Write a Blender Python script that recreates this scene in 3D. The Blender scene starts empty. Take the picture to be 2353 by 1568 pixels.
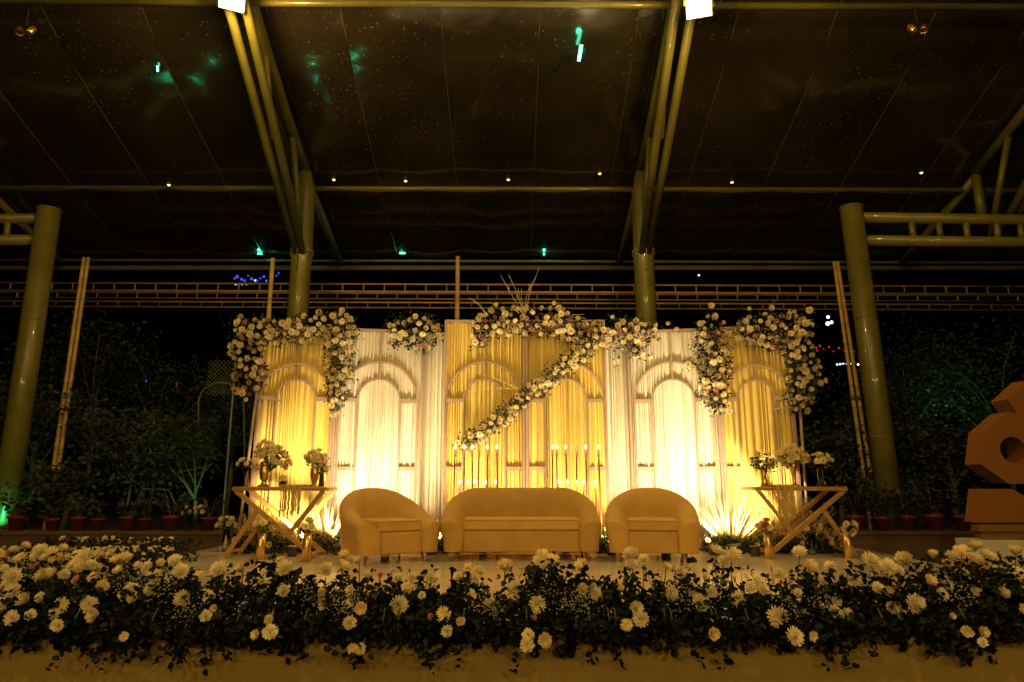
import bpy, math, random
import numpy as np
from mathutils import Vector, Matrix, Euler
random.seed(7); np.random.seed(7)
R = math.radians
sc = bpy.context.scene
# ------------------------------------------------------------------ camera
PITCH = R(11.74); EYE = 0.82                       # stage floor is z = 0, the ground z = -0.6
cam_d = bpy.data.cameras.new('camera'); cam = bpy.data.objects.new('camera', cam_d)
sc.collection.objects.link(cam); sc.camera = cam
cam.location = (0, 0, EYE); cam.rotation_euler = (math.pi/2 + PITCH, 0, 0)
cam_d.lens = 24.0; cam_d.sensor_width = 36; cam_d.clip_start = 0.05; cam_d.clip_end = 600
# ------------------------------------------------------------------ night sky
w = bpy.data.worlds.new('World'); sc.world = w; w.use_nodes = True
nt = w.node_tree; bg = nt.nodes['Background']
sky = nt.nodes.new('ShaderNodeTexSky'); sky.sky_type = 'NISHITA'; sky.sun_disc = False
sky.sun_elevation = R(-6); sky.sun_rotation = R(200)
nt.links.new(sky.outputs[0], bg.inputs[0]); bg.inputs[1].default_value = 0.02
# ------------------------------------------------------------------ exposure
sc.view_settings.view_transform = 'Standard'; sc.view_settings.look = 'None'
sc.view_settings.exposure = 0.0; sc.view_settings.gamma = 1.0; sc.view_settings.use_curve_mapping = False
sc.render.engine = 'CYCLES'
cy = sc.cycles; cy.use_denoising = True; cy.max_bounces = 6; cy.diffuse_bounces = 3; cy.glossy_bounces = 3
cy.transmission_bounces = 4; cy.transparent_max_bounces = 8; cy.sample_clamp_indirect = 3.0
cy.caustics_reflective = False; cy.caustics_refractive = False
FRONT = (1.0, 0.65, 0.17); UP = (1.0, 0.76, 0.38)
P_FLOOD = 60.0; P_REAR = 230.0; P_MAST = 175.0; P_UP = 190.0; P_GLOW = 240.0
# lamps are linked in the builders of their fixtures (floodlight, uplight, garden lamp) below

# ------------------------------------------------------------------ helpers
F = 1569.0; CX = 1176.5; CY = 784.0; CO = math.cos(PITCH); SI = math.sin(PITCH)
def ray(px, py):
    v = (CY-py)/F; u = (px-CX)/F
    return u/(CO-v*SI), (SI+v*CO)/(CO-v*SI)
def at(px, py, Y):
    a, b = ray(px, py); return Vector((a*Y, Y, EYE+b*Y))
def onfloor(px, py, z=0.0):
    a, b = ray(px, py); Y = (z-EYE)/b; return Vector((a*Y, Y, z))
def atfloor(px, Y):
    v = (CY-1265)/F; return Vector(((px-CX)/F/(CO-v*SI)*Y, Y, 0))
def rnd(a, b): return random.uniform(a, b)
def link(o, parent=None):
    sc.collection.objects.link(o)
    if parent is not None: o.parent = parent
    return o
def tag(o, label=None, cat=None, group=None, kind=None):
    if label: o['label'] = label
    if cat: o['category'] = cat
    if group: o['group'] = group
    if kind: o['kind'] = kind
    return o
def thing(name, label, cat, loc=(0, 0, 0), rz=0.0, group=None):
    o = bpy.data.objects.new(name, None); o.location = loc; o.rotation_euler = (0, 0, rz); o.empty_display_size = .1
    return tag(link(o), label, cat, group)

class MB:
    def __init__(s): s.v = []; s.f = []; s.m = []
    def add(s, vs, fs, mi=0):
        n = len(s.v); s.v += [tuple(p) for p in vs]
        s.f += [tuple(i+n for i in f) for f in fs]; s.m += [mi]*len(fs); return s
    def box(s, c, d, rz=0, mi=0):
        cx, cyy, cz = c; a, b, h = d[0]/2, d[1]/2, d[2]/2; co, si = math.cos(rz), math.sin(rz); vs = []
        for x, y, z in ((-a,-b,-h),(a,-b,-h),(a,b,-h),(-a,b,-h),(-a,-b,h),(a,-b,h),(a,b,h),(-a,b,h)):
            vs.append((cx+x*co-y*si, cyy+x*si+y*co, cz+z))
        return s.add(vs, [(0,3,2,1),(4,5,6,7),(0,1,5,4),(1,2,6,5),(2,3,7,6),(3,0,4,7)], mi)
    def beam(s, p, q, wd, dp, up=(0, 1, 0), mi=0):
        p = Vector(p); q = Vector(q); t = (q-p).normalized(); u = Vector(up)
        a = t.cross(u)
        if a.length < 1e-4: a = t.cross(Vector((1, 0, 0)))
        a.normalize(); b = t.cross(a).normalized(); vs = []
        for c in (p, q):
            for i, j in ((-1,-1),(1,-1),(1,1),(-1,1)): vs.append(c + a*(i*wd/2) + b*(j*dp/2))
        return s.add(vs, [(0,3,2,1),(4,5,6,7),(0,1,5,4),(1,2,6,5),(2,3,7,6),(3,0,4,7)], mi)
    def tube(s, pts, r, n=8, mi=0, cap=True):
        pts = [Vector(p) for p in pts]; k = len(pts)
        rs = r if isinstance(r, (list, tuple)) else [r]*k
        vs = []; fs = []; prev = None
        for i, p in enumerate(pts):
            t = (pts[min(i+1, k-1)]-pts[max(i-1, 0)]).normalized()
            a = prev if prev is not None else (Vector((0, 0, 1)) if abs(t.z) < .9 else Vector((1, 0, 0)))
            a = (a - t*a.dot(t)).normalized(); prev = a; b = t.cross(a)
            for j in range(n):
                an = 2*math.pi*j/n; vs.append(p + (a*math.cos(an)+b*math.sin(an))*rs[i])
        for i in range(k-1):
            for j in range(n):
                j2 = (j+1) % n; fs.append((i*n+j, i*n+j2, (i+1)*n+j2, (i+1)*n+j))
        if cap: fs.append(tuple(range(n))[::-1]); fs.append(tuple(range((k-1)*n, k*n)))
        return s.add(vs, fs, mi)
    def lathe(s, prof, c=(0, 0, 0), n=20, mi=0, rip=0.0, lobes=8):
        vs = []; fs = []
        for (r, z) in prof:
            for j in range(n):
                a = 2*math.pi*j/n; rr = r*(1+rip*math.cos(a*lobes)); vs.append((c[0]+rr*math.cos(a), c[1]+rr*math.sin(a), c[2]+z))
        for i in range(len(prof)-1):
            for j in range(n):
                j2 = (j+1) % n; fs.append((i*n+j, i*n+j2, (i+1)*n+j2, (i+1)*n+j))
        return s.add(vs, fs, mi)
    def ball(s, c, r, n=8, m=6, mi=0, sq=1.0):
        prof = [(max(r*math.sin(math.pi*i/m), 1e-4), -r*sq*math.cos(math.pi*i/m)) for i in range(m+1)]
        return s.lathe(prof, c, n, mi)
    def mesh(s, name, mats, smooth=False):
        me = bpy.data.meshes.new(name); me.from_pydata(s.v, [], s.f)
        for m in (mats if isinstance(mats, (list, tuple)) else [mats]): me.materials.append(m)
        if any(s.m): me.polygons.foreach_set('material_index', s.m)
        if smooth: me.polygons.foreach_set('use_smooth', [True]*len(s.f))
        me.update(); return me
    def build(s, name, mats, parent=None, smooth=False, local=False, kind=None, bevel=0, subsurf=0):
        if parent is not None and not local:
            o = parent.location; s.v = [(a-o.x, b-o.y, c-o.z) for a, b, c in s.v]
        ob = bpy.data.objects.new(name, s.mesh(name, mats, smooth)); link(ob, parent)
        if kind: ob['kind'] = kind
        if bevel:
            md = ob.modifiers.new('bevel', 'BEVEL'); md.width = bevel; md.segments = 2; md.limit_method = 'ANGLE'
        if subsurf:
            md = ob.modifiers.new('sub', 'SUBSURF'); md.levels = md.render_levels = subsurf
        return ob

def inst(name, me, parent, loc, rot=None, scale=1.0):
    o = bpy.data.objects.new(name, me); link(o, parent); o.location = loc
    if rot is not None: o.rotation_euler = rot
    o.scale = (scale,)*3 if not isinstance(scale, (tuple, list)) else scale
    return o
def facing(n, spin=0.0):
    n = Vector(n).normalized(); q = n.to_track_quat('Z', 'Y')
    return (q.to_matrix() @ Matrix.Rotation(spin, 3, 'Z')).to_euler()

# ------------------------------------------------------------------ materials
MATS = {}
def mat(name, col, rough=.6, metal=0.0, noise=0.0, nscale=8.0, bump=0.0, bscale=30.0, spec=.5, sheen=0.0, emis=None, es=0.0,
        trans=0.0, sss=0.0, stretch=None, coat=0.0, alpha=1.0, ior=1.45):
    m = bpy.data.materials.new(name); m.use_nodes = True; t = m.node_tree; b = t.nodes['Principled BSDF']
    b.inputs['Base Color'].default_value = (*col, 1); b.inputs['Roughness'].default_value = rough
    b.inputs['Metallic'].default_value = metal; b.inputs['Specular IOR Level'].default_value = spec
    b.inputs['IOR'].default_value = ior; b.inputs['Coat Weight'].default_value = coat
    if sheen: b.inputs['Sheen Weight'].default_value = sheen; b.inputs['Sheen Roughness'].default_value = .4; b.inputs['Sheen Tint'].default_value = (*[min(1, c*1.6) for c in col], 1)
    if trans: b.inputs['Transmission Weight'].default_value = trans
    if alpha < 1: b.inputs['Alpha'].default_value = alpha
    if emis: b.inputs['Emission Color'].default_value = (*emis, 1); b.inputs['Emission Strength'].default_value = es
    tc = t.nodes.new('ShaderNodeTexCoord'); vec = tc.outputs['Object']
    if stretch:
        mp = t.nodes.new('ShaderNodeMapping'); mp.inputs['Scale'].default_value = stretch; t.links.new(vec, mp.inputs[0]); vec = mp.outputs[0]
    if noise:
        nz = t.nodes.new('ShaderNodeTexNoise'); nz.inputs['Scale'].default_value = nscale; nz.inputs['Detail'].default_value = 6; t.links.new(vec, nz.inputs['Vector'])
        oi = t.nodes.new('ShaderNodeObjectInfo')
        ad = t.nodes.new('ShaderNodeMath'); ad.operation = 'MULTIPLY_ADD'; ad.inputs[1].default_value = .35; t.links.new(oi.outputs['Random'], ad.inputs[0]); t.links.new(nz.outputs['Fac'], ad.inputs[2])
        cr = t.nodes.new('ShaderNodeMapRange'); cr.inputs[1].default_value = .35; cr.inputs[2].default_value = .95
        cr.inputs[3].default_value = 1-noise; cr.inputs[4].default_value = 1+noise; t.links.new(ad.outputs[0], cr.inputs[0])
        mx = t.nodes.new('ShaderNodeVectorMath'); mx.operation = 'SCALE'; mx.inputs[0].default_value = col; t.links.new(cr.outputs[0], mx.inputs['Scale'])
        t.links.new(mx.outputs[0], b.inputs['Base Color'])
    if bump:
        nz = t.nodes.new('ShaderNodeTexNoise'); nz.inputs['Scale'].default_value = bscale; nz.inputs['Detail'].default_value = 4; t.links.new(vec, nz.inputs['Vector'])
        bp = t.nodes.new('ShaderNodeBump'); bp.inputs['Strength'].default_value = bump; bp.inputs['Distance'].default_value = .02
        t.links.new(nz.outputs['Fac'], bp.inputs['Height']); t.links.new(bp.outputs[0], b.inputs['Normal'])
    if sss:   # thin petals / leaves / cloth: let light through
        tr = t.nodes.new('ShaderNodeBsdfTranslucent'); ms = t.nodes.new('ShaderNodeMixShader'); ms.inputs[0].default_value = sss
        src = b.inputs['Base Color']
        if src.is_linked: t.links.new(src.links[0].from_socket, tr.inputs[0])
        else: tr.inputs[0].default_value = (*col, 1)
        t.links.new(b.outputs[0], ms.inputs[1]); t.links.new(tr.outputs[0], ms.inputs[2]); t.links.new(ms.outputs[0], t.nodes['Material Output'].inputs[0])
    MATS[name] = m; return m
M_petal = mat('petal_white', (.90, .80, .56), .55, noise=.16, nscale=14, sss=.36)
M_petal2 = mat('petal_cream', (.86, .72, .42), .55, noise=.2, nscale=14, sss=.36)
M_core = mat('flower_core', (.66, .55, .24), .7, noise=.3)
M_pink = mat('petal_coral', (.72, .34, .22), .55, noise=.2, sss=.25)
M_mag = mat('petal_magenta', (.45, .14, .20), .55, noise=.2, sss=.2)
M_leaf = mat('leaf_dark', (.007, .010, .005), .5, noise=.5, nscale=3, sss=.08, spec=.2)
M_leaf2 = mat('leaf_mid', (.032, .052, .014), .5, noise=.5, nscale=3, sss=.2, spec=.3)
M_leafn = mat('leaf_night', (.024, .036, .013), .6, noise=.6, nscale=2, sss=.15)
M_stem = mat('stem_green', (.06, .09, .03), .6)
M_straw = mat('dry_straw', (.60, .48, .24), .6, noise=.2, sss=.2)
M_gyp = mat('tiny_white_bloom', (.50, .45, .36), .6, sss=.2)
M_velvet = mat('mustard_velvet', (.45, .265, .070), .85, noise=.16, nscale=5, bump=.2, bscale=16, sheen=.3)
M_velvet2 = mat('mustard_velvet_seat', (.50, .30, .085), .8, noise=.12, nscale=6, bump=.22, bscale=14, sheen=.35)
M_wood = mat('table_wood', (.30, .165, .045), .42, noise=.3, nscale=10, stretch=(1, 1, 6), bump=.15, bscale=40)
M_cream = mat('cream_cloth', (.80, .72, .62), .75, noise=.05, nscale=4, sss=.18, bump=.1, bscale=200, stretch=(1, 1, .03))
M_gold = mat('gold_cloth', (.74, .54, .15), .50, noise=.10, nscale=4, sss=.15, bump=.1, bscale=200, stretch=(1, 1, .03), sheen=.3)
M_frame = mat('rose_metal_frame', (.36, .25, .20), .38, metal=.25, noise=.12)
M_steel = mat('olive_paint', (.13, .112, .022), .36, noise=.32, nscale=2.5, bump=.06, bscale=14, coat=.3)
M_bamboo = mat('bamboo', (.45, .30, .11), .55, noise=.35, nscale=5, bump=.2, bscale=20)
M_lattice = mat('rusty_lattice', (.42, .24, .10), .6, noise=.4, nscale=4)
M_black = mat('black_plastic', (.02, .02, .02), .4)
M_brass = mat('brass', (.72, .48, .16), .28, metal=.9, noise=.1)
M_rod = mat('brown_rod', (.16, .06, .012), .5)
M_glass = mat('clear_glass', (.95, .95, .93), .04, trans=1.0, ior=1.3)
M_dglass = mat('smoked_glass', (.05, .05, .045), .08, coat=.5)
M_lamp = mat('lamp_lens', (1, 1, 1), .5, emis=(1, .86, .62), es=30)
M_flame = mat('candle_bulb_light', (1, .9, .7), .5, emis=(1, .84, .55), es=5)
M_uplens = mat('uplight_lens', (1, 1, 1), .5, emis=(1, .82, .5), es=14)
M_warmb = mat('small_warm_bulb', (1, .8, .6), .5, emis=(1, .55, .25), es=3)
M_greenb = mat('green_reflection_glow', (.2, 1, .6), .5, emis=(.10, 1, .50), es=8)  # glow of the strips that replace green reflections in the roof
M_greenl = mat('green_lens', (.2, 1, .6), .5, emis=(.10, 1, .50), es=1.5)
M_blueb = mat('blue_led', (.1, .2, 1), .5, emis=(.06, .10, 1), es=.8)
M_redb = mat('red_led', (1, .1, .2), .5, emis=(1, .03, .08), es=.7)
M_whiteb = mat('white_led', (1, 1, 1), .5, emis=(.8, .85, 1), es=4)
M_pot = mat('red_clay_pot', (.12, .015, .010), .6, noise=.25)
M_bead = mat('pearl_bead', (.50, .33, .10), .3, noise=.2, coat=.3)
M_bark = mat('bark', (.12, .10, .06), .85, noise=.4, bump=.4, bscale=18)
M_soil = mat('ground_earth', (.055, .045, .03), .95, noise=.4, nscale=1.5, bump=.5, bscale=6)
M_wall = mat('rendered_wall', (.11, .06, .03), .8, noise=.25, nscale=1.2, bump=.25, bscale=14)
M_orange = mat('terracotta_board', (.24, .095, .018), .6, noise=.10, nscale=3, bump=.08, bscale=25)
M_white = mat('white_render', (.60, .52, .44), .7, noise=.12)
M_seam = mat('seam_tape', (.10, .075, .045), .6)
M_wire = mat('chain_wire', (.2, .22, .2), .5, metal=.4)
M_cable = mat('cable', (.05, .05, .05), .5)

def deck_mat():
    m = mat('glossy_white_deck', (.74, .62, .50), .2, noise=.10, nscale=.8, bump=0, coat=.3)
    m.node_tree.nodes['Principled BSDF'].inputs['Coat Roughness'].default_value = .10
    t = m.node_tree; b = t.nodes['Principled BSDF']
    tc = t.nodes.new('ShaderNodeTexCoord'); nz = t.nodes.new('ShaderNodeTexNoise'); nz.inputs['Scale'].default_value = 2.2; nz.inputs['Detail'].default_value = 8
    t.links.new(tc.outputs['Object'], nz.inputs['Vector']); mr = t.nodes.new('ShaderNodeMapRange'); mr.inputs[1].default_value = .35; mr.inputs[2].default_value = .7
    mr.inputs[3].default_value = .05; mr.inputs[4].default_value = .20; t.links.new(nz.outputs['Fac'], mr.inputs[0]); t.links.new(mr.outputs[0], b.inputs['Roughness'])
    return m
M_deck = deck_mat()
M_skirt = mat('skirt_cloth', (.28, .185, .045), .7, noise=.08, nscale=1.0, stretch=(.25, 1, 6), bump=.25, bscale=2.5)

def roof_mat():
    m = mat('dusty_roof_film', (.05, .04, .028), .13, spec=1.0, ior=1.6)
    t = m.node_tree; b = t.nodes['Principled BSDF']; tc = t.nodes.new('ShaderNodeTexCoord')
    v1 = t.nodes.new('ShaderNodeTexVoronoi'); v1.inputs['Scale'].default_value = 11.0; t.links.new(tc.outputs['Object'], v1.inputs['Vector'])
    n1 = t.nodes.new('ShaderNodeTexNoise'); n1.inputs['Scale'].default_value = .55; n1.inputs['Detail'].default_value = 5; t.links.new(tc.outputs['Object'], n1.inputs['Vector'])
    lt = t.nodes.new('ShaderNodeMapRange'); lt.inputs[1].default_value = .19; lt.inputs[2].default_value = .06; lt.inputs[3].default_value = 0; lt.inputs[4].default_value = 1
    t.links.new(v1.outputs['Distance'], lt.inputs[0])
    den = t.nodes.new('ShaderNodeMapRange'); den.inputs[1].default_value = .40; den.inputs[2].default_value = .60; t.links.new(n1.outputs['Fac'], den.inputs[0])
    ml = t.nodes.new('ShaderNodeMath'); ml.operation = 'MULTIPLY'; t.links.new(lt.outputs[0], ml.inputs[0]); t.links.new(den.outputs[0], ml.inputs[1])
    m2 = t.nodes.new('ShaderNodeMath'); m2.operation = 'MULTIPLY'; t.links.new(ml.outputs[0], m2.inputs[0]); t.links.new(v1.outputs['Color'], m2.inputs[1])
    n2 = t.nodes.new('ShaderNodeTexNoise'); n2.inputs['Scale'].default_value = .7; n2.inputs['Detail'].default_value = 4; n2.inputs['Distortion'].default_value = .2; t.links.new(tc.outputs['Object'], n2.inputs['Vector'])
    mr = t.nodes.new('ShaderNodeMapRange'); mr.inputs[1].default_value = .3; mr.inputs[2].default_value = .75; mr.inputs[3].default_value = .6; mr.inputs[4].default_value = 1.35; t.links.new(n2.outputs['Fac'], mr.inputs[0])
    sc_ = t.nodes.new('ShaderNodeVectorMath'); sc_.operation = 'SCALE'; sc_.inputs[0].default_value = (.034, .025, .015); t.links.new(mr.outputs[0], sc_.inputs['Scale'])
    mx = t.nodes.new('ShaderNodeMix'); mx.data_type = 'RGBA'; t.links.new(m2.outputs[0], mx.inputs['Factor']); t.links.new(sc_.outputs[0], mx.inputs[6]); mx.inputs[7].default_value = (.42, .33, .24, 1)
    t.links.new(mx.outputs[2], b.inputs['Base Color'])
    n3 = t.nodes.new('ShaderNodeTexNoise'); n3.inputs['Scale'].default_value = 1.1; n3.inputs['Detail'].default_value = 2; n3.inputs['Distortion'].default_value = .4; t.links.new(tc.outputs['Object'], n3.inputs['Vector'])
    bp = t.nodes.new('ShaderNodeBump'); bp.inputs['Strength'].default_value = .35; bp.inputs['Distance'].default_value = .06
    t.links.new(n3.outputs['Fac'], bp.inputs['Height']); t.links.new(bp.outputs[0], b.inputs['Normal'])
    return m
M_roof = roof_mat()

def lamp(kind, name, loc, energy, color, parent=None, target=None, size=.1, cone=120, blend=.6):
    d = bpy.data.lights.new(name, kind); d.energy = energy; d.color = color
    if kind == 'SPOT': d.spot_size = R(cone); d.spot_blend = blend; d.shadow_soft_size = size
    elif kind == 'AREA': d.size = size
    else: d.shadow_soft_size = size
    o = bpy.data.objects.new(name, d); link(o)
    o.location = loc
    if target is not None: o.rotation_euler = (Vector(target)-Vector(loc)).to_track_quat('-Z', 'Y').to_euler()
    if parent is not None: o.parent = parent; o.location = Vector(loc)-parent.location
    return o

# ------------------------------------------------------------------ setting: ground, stage, wall
GZ = -.6
tag(MB().add([(-150,-60,GZ),(150,-60,GZ),(150,200,GZ),(-150,200,GZ)], [(0,1,2,3)]).build('ground', M_soil), kind='structure')
SF = 4.15; SBK = 9.9; SL = -3.86; SR = 4.42
stage = MB().box(((SL+SR)/2, (SF+SBK)/2, -.04), (SR-SL, SBK-SF, .08)).build('stage', M_deck); tag(stage, kind='structure')
sk = MB()
def skirt(p, q, n):
    p = Vector(p); q = Vector(q); d = (q-p); nn = Vector((d.y, -d.x, 0)).normalized(); vs = []; fs = []
    rows = 6
    for i in range(n+1):
        for j in range(rows+1):
            z = -.012 - (abs(GZ)-.015)*j/rows
            off = .012 + .006*math.sin(i*1.7+j*.6)*(j/rows) + .004*math.sin(j*2.3+i*.21)
            c = p + d*(i/n) + nn*off; vs.append((c.x, c.y, z))
    for i in range(n):
        for j in range(rows):
            a = i*(rows+1)+j; fs.append((a, a+1, a+rows+2, a+rows+1))
    sk.add(vs, fs)
skirt((SL, SF, 0), (SR, SF, 0), 60); skirt((SR, SF, 0), (SR, SBK, 0), 30); skirt((SL, SBK, 0), (SL, SF, 0), 30)
sk.build('stage_skirt', M_skirt, stage, smooth=True)

WY = 11.2
def garden_wall(x0, x1, label):
    t = thing('garden_wall', label, 'wall', ((x0+x1)/2, WY, GZ))
    MB().box(((x0+x1)/2, WY+.2, (GZ+.02)/2), (x1-x0, .4, .02-GZ)).build('wall', M_wall, t)
    n = int((x1-x0)/1.2); me = None
    for i in range(n):
        xx = x0+(i+.5)*(x1-x0)/n
        if me is None:
            me = MB().box((0, 0, 0), ((x1-x0)/n-.012, .46, .05)).mesh('coping_stone', M_wall)
        inst('coping_stone', me, t, (xx-t.location.x, .2+rnd(-.004, .004), .02+.026-GZ))
garden_wall(-13, -3.6, 'low brown garden wall left of the stage with red pots on top')
garden_wall(4.4, 13, 'low dark garden wall right of the stage behind the slanting bamboo')
tag(MB().box((0, WY+7, -.32), (60, 13, .5)).build('planting_bed', M_soil), kind='structure')
# a low hill of dark scrub far behind
hb = MB(); n = 60; vs = []; fs = []
for j in range(8):
    for i in range(n+1):
        x = -120+240*i/n; y = 60+j*9; z = GZ + (j/7)**1.2*(5+2.2*math.sin(i*.5)+1.5*math.sin(i*1.3+1)) - .1
        vs.append((x, y, z))
for j in range(7):
    for i in range(n): a = j*(n+1)+i; fs.append((a, a+1, a+n+2, a+n+1))
tag(hb.add(vs, fs).build('hills', M_leafn, smooth=True), kind='structure')

# ------------------------------------------------------------------ pavilion roof and steel
PROF = [(16.05, 6.20), (14.6, 6.58), (13.1, 7.12), (11.7, 7.60), (10.5, 8.06), (9.4, 8.66), (7.5, 9.3), (5.0, 9.75), (2.0, 10.1), (-2, 10.1), (-6, 9.3), (-9, 8.0)]
def roofz(y):
    for (a, za), (b, zb) in zip(PROF, PROF[1:]):
        if b <= y <= a: return za+(zb-za)*(a-y)/(a-b)
    return 8
roof = thing('pavilion_roof', 'dark dusty curved plastic sheet roof over the whole stage', 'roof', (0, 5, 8))
PWID = 1.64; x0 = -14.3; k = 0
for i in range(18):
    xa = x0+i*PWID; b_ = MB(); vs = []; fs = []; nx = 5; yy = np.linspace(16.05, -9, 46)
    for y in yy:
        for j in range(nx+1):
            x = xa+.004+(PWID-.008)*j/nx
            z = roofz(y) + .09 - .035*math.sin(math.pi*j/nx)*(1+.6*math.sin(y*1.9+i*2.1)) + .006*math.sin(y*7+j*2+i)
            vs.append((x, y, z))
    for a in range(len(yy)-1):
        for j in range(nx): c = a*(nx+1)+j; fs.append((c, c+1, c+nx+2, c+nx+1))
    b_.add(vs, fs).build('roof_sheet', M_roof, roof, smooth=True)
    MB().tube([(xa, y, roofz(y)+.085) for y in np.linspace(16, -8, 30)], .008, 5).build('roof_seam', M_seam, roof, smooth=True)

def purlin(y, z, r, label, x0=-14.5, x1=14.5, dz=0.0, ends=None):
    a, b = (x0, y, z), (x1, y, z+dz)
    o = MB().tube([a, b], r, 12).build('purlin', M_steel, smooth=True)
    return tag(o, label, 'steel pipe', 'horizontal roof pipes')
pa = at(0, 3, 9.55); pb = at(2353, 17, 9.55)
o = MB().tube([pa+(pa-pb)*.5, pb+(pb-pa)*.5], .055, 12).build('purlin', M_steel, smooth=True)
tag(o, 'highest horizontal roof pipe along the top edge of the view', 'steel pipe', 'horizontal roof pipes')
pa = at(0, 432, 13.35); pb = at(2353, 438, 13.35)
o = MB().tube([pa+(pa-pb)*.3, pb+(pb-pa)*.3], .055, 12).build('purlin', M_steel, smooth=True)
tag(o, 'middle horizontal roof pipe just above the column brackets', 'steel pipe', 'horizontal roof pipes')
pa = at(200, 598, 16.0); pb = at(2353, 604, 16.0)
o = MB().tube([pa+(pa-pb)*.6, pb+(pb-pa)*.6], .035, 12).build('purlin', M_steel, smooth=True)
tag(o, 'lowest horizontal eave pipe at the back edge of the roof', 'steel pipe', 'horizontal roof pipes')
# eave gutter behind it: part of the roof
MB().box((0, 16.2, 6.02), (30, .16, .10)).build('eave_gutter', M_seam, roof)

COLR = .2
def roof_frame(X, label, column=True):
    t = thing('roof_frame', label, 'steel frame', (X, 13, GZ if column else 5.0), 0, 'steel roof frames')
    top = 7.02
    if column:
        MB().tube([(X, 13, GZ), (X, 13, 5.4), (X, 13, 6.6), (X, 12.9, top)], [COLR, COLR, COLR*.97, COLR*.6], 24).build('column', M_steel, t, smooth=True)
        MB().tube([(X, 13, 5.28), (X, 13, 5.34)], COLR+.03, 24).build('collar', M_steel, t, smooth=True)
        for i in range(10):
            a = 2*math.pi*i/10; MB().tube([(X+math.cos(a)*(COLR+.012), 13+math.sin(a)*(COLR+.012), 5.25), (X+math.cos(a)*(COLR+.012), 13+math.sin(a)*(COLR+.012), 5.37)], .013, 6).build('bolt', M_lattice, t)
        MB().box((X, 12.86, 5.15), (.02, .3, .5)).build('gusset_plate', M_steel, t)
    else:
        MB().tube([(X, 13, 5.95), (X, 13, 7.0)], .09, 16).build('post', M_steel, t, smooth=True)
    up = [(X, y, roofz(y)-.12) for y in (13.0, 11.5, 9.6, 7.5, 5, 2, -2, -6)]
    MB().tube(up, .10, 14).build('rafter', M_steel, t, smooth=True)
    MB().tube([(X, 13.0, 6.95), (X, 14.5, 6.5), (X, 15.9, 6.1)], .085, 14).build('rafter', M_steel, t, smooth=True)
    for s in (-.13, .13):
        MB().tube([(X+s*.4, 12.9, 5.25), (X+s*.8, 11.2, 6.50), (X+s, 9.3, 7.85), (X+s, 7.6, 8.75)], .075, 14).build('lower_brace', M_steel, t, smooth=True)
    MB().tube([(X, 12.85, 5.6), (X, 12.0, 7.3)], .06, 12).build('web_tube', M_steel, t, smooth=True)
    MB().tube([(X, 11.0, 6.72), (X, 10.4, 8.1)], .045, 10).build('web_tube', M_steel, t, smooth=True)
    return t
roof_frame(-4.2, 'olive steel column and forked roof frame rising left of centre')
roof_frame(2.63, 'olive steel column and forked roof frame rising right of centre')
roof_frame(9.5, 'olive roof frame at far right carried by the double pipe beam', False)
roof_frame(-11.0, 'olive roof frame beyond the left edge carried by the pipe beam', False)

for (bx, by, tx, ty, lab) in ((15, 1150, 113, 485, 'thick olive steel column at the left edge'), (2045, 1150, 1956, 480, 'thick olive steel column right of the backdrop')):
    p = at(tx, ty, 12.0); q = at(bx, by, 12.0)
    X = (p.x+q.x)/2
    t = thing('steel_column', lab, 'column', (q.x, 12, GZ))
    e = q+(q-p)*((q.z-GZ)/(p.z-q.z))
    MB().tube([e, p], COLR*.97, 28).build('shaft', M_steel, t, smooth=True)
    MB().tube([p+Vector((0, 0, .0)), p+Vector((0, 0, .03))], COLR*1.06, 28).build('cap_plate', M_steel, t, smooth=True)
    for f in (.34, .67):
        c = e.lerp(p, f); MB().tube([c, c+Vector((0, 0, .02))], COLR*1.0, 28).build('weld_seam', M_steel, t, smooth=True)
def portal(p0, p1, q0, q1, rungs, lab):
    t = thing('ladder_truss', lab, 'steel truss', p0)
    MB().tube([p0, p1], .10, 16).build('chord', M_steel, t, smooth=True)
    MB().tube([q0, q1], .10, 16).build('chord', M_steel, t, smooth=True)
    for f in rungs:
        a = p0.lerp(p1, f); b = q0.lerp(q1, f)
        MB().tube([a, b], .055, 12).build('rung', M_steel, t, smooth=True)
    return t
portal(at(1975, 500, 12), at(2760, 512, 12), at(1985, 553, 12), at(2760, 562, 12), [.15, .23, .31, .40, .47, .56, .65, .75, .85], 'double pipe beam running right from the right column')
portal(at(85, 503, 12), at(-700, 505, 12), at(80, 552, 12), at(-700, 556, 12), [.085, .18, .27, .36, .46, .56, .66, .76], 'double pipe beam running left from the left column')

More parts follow.
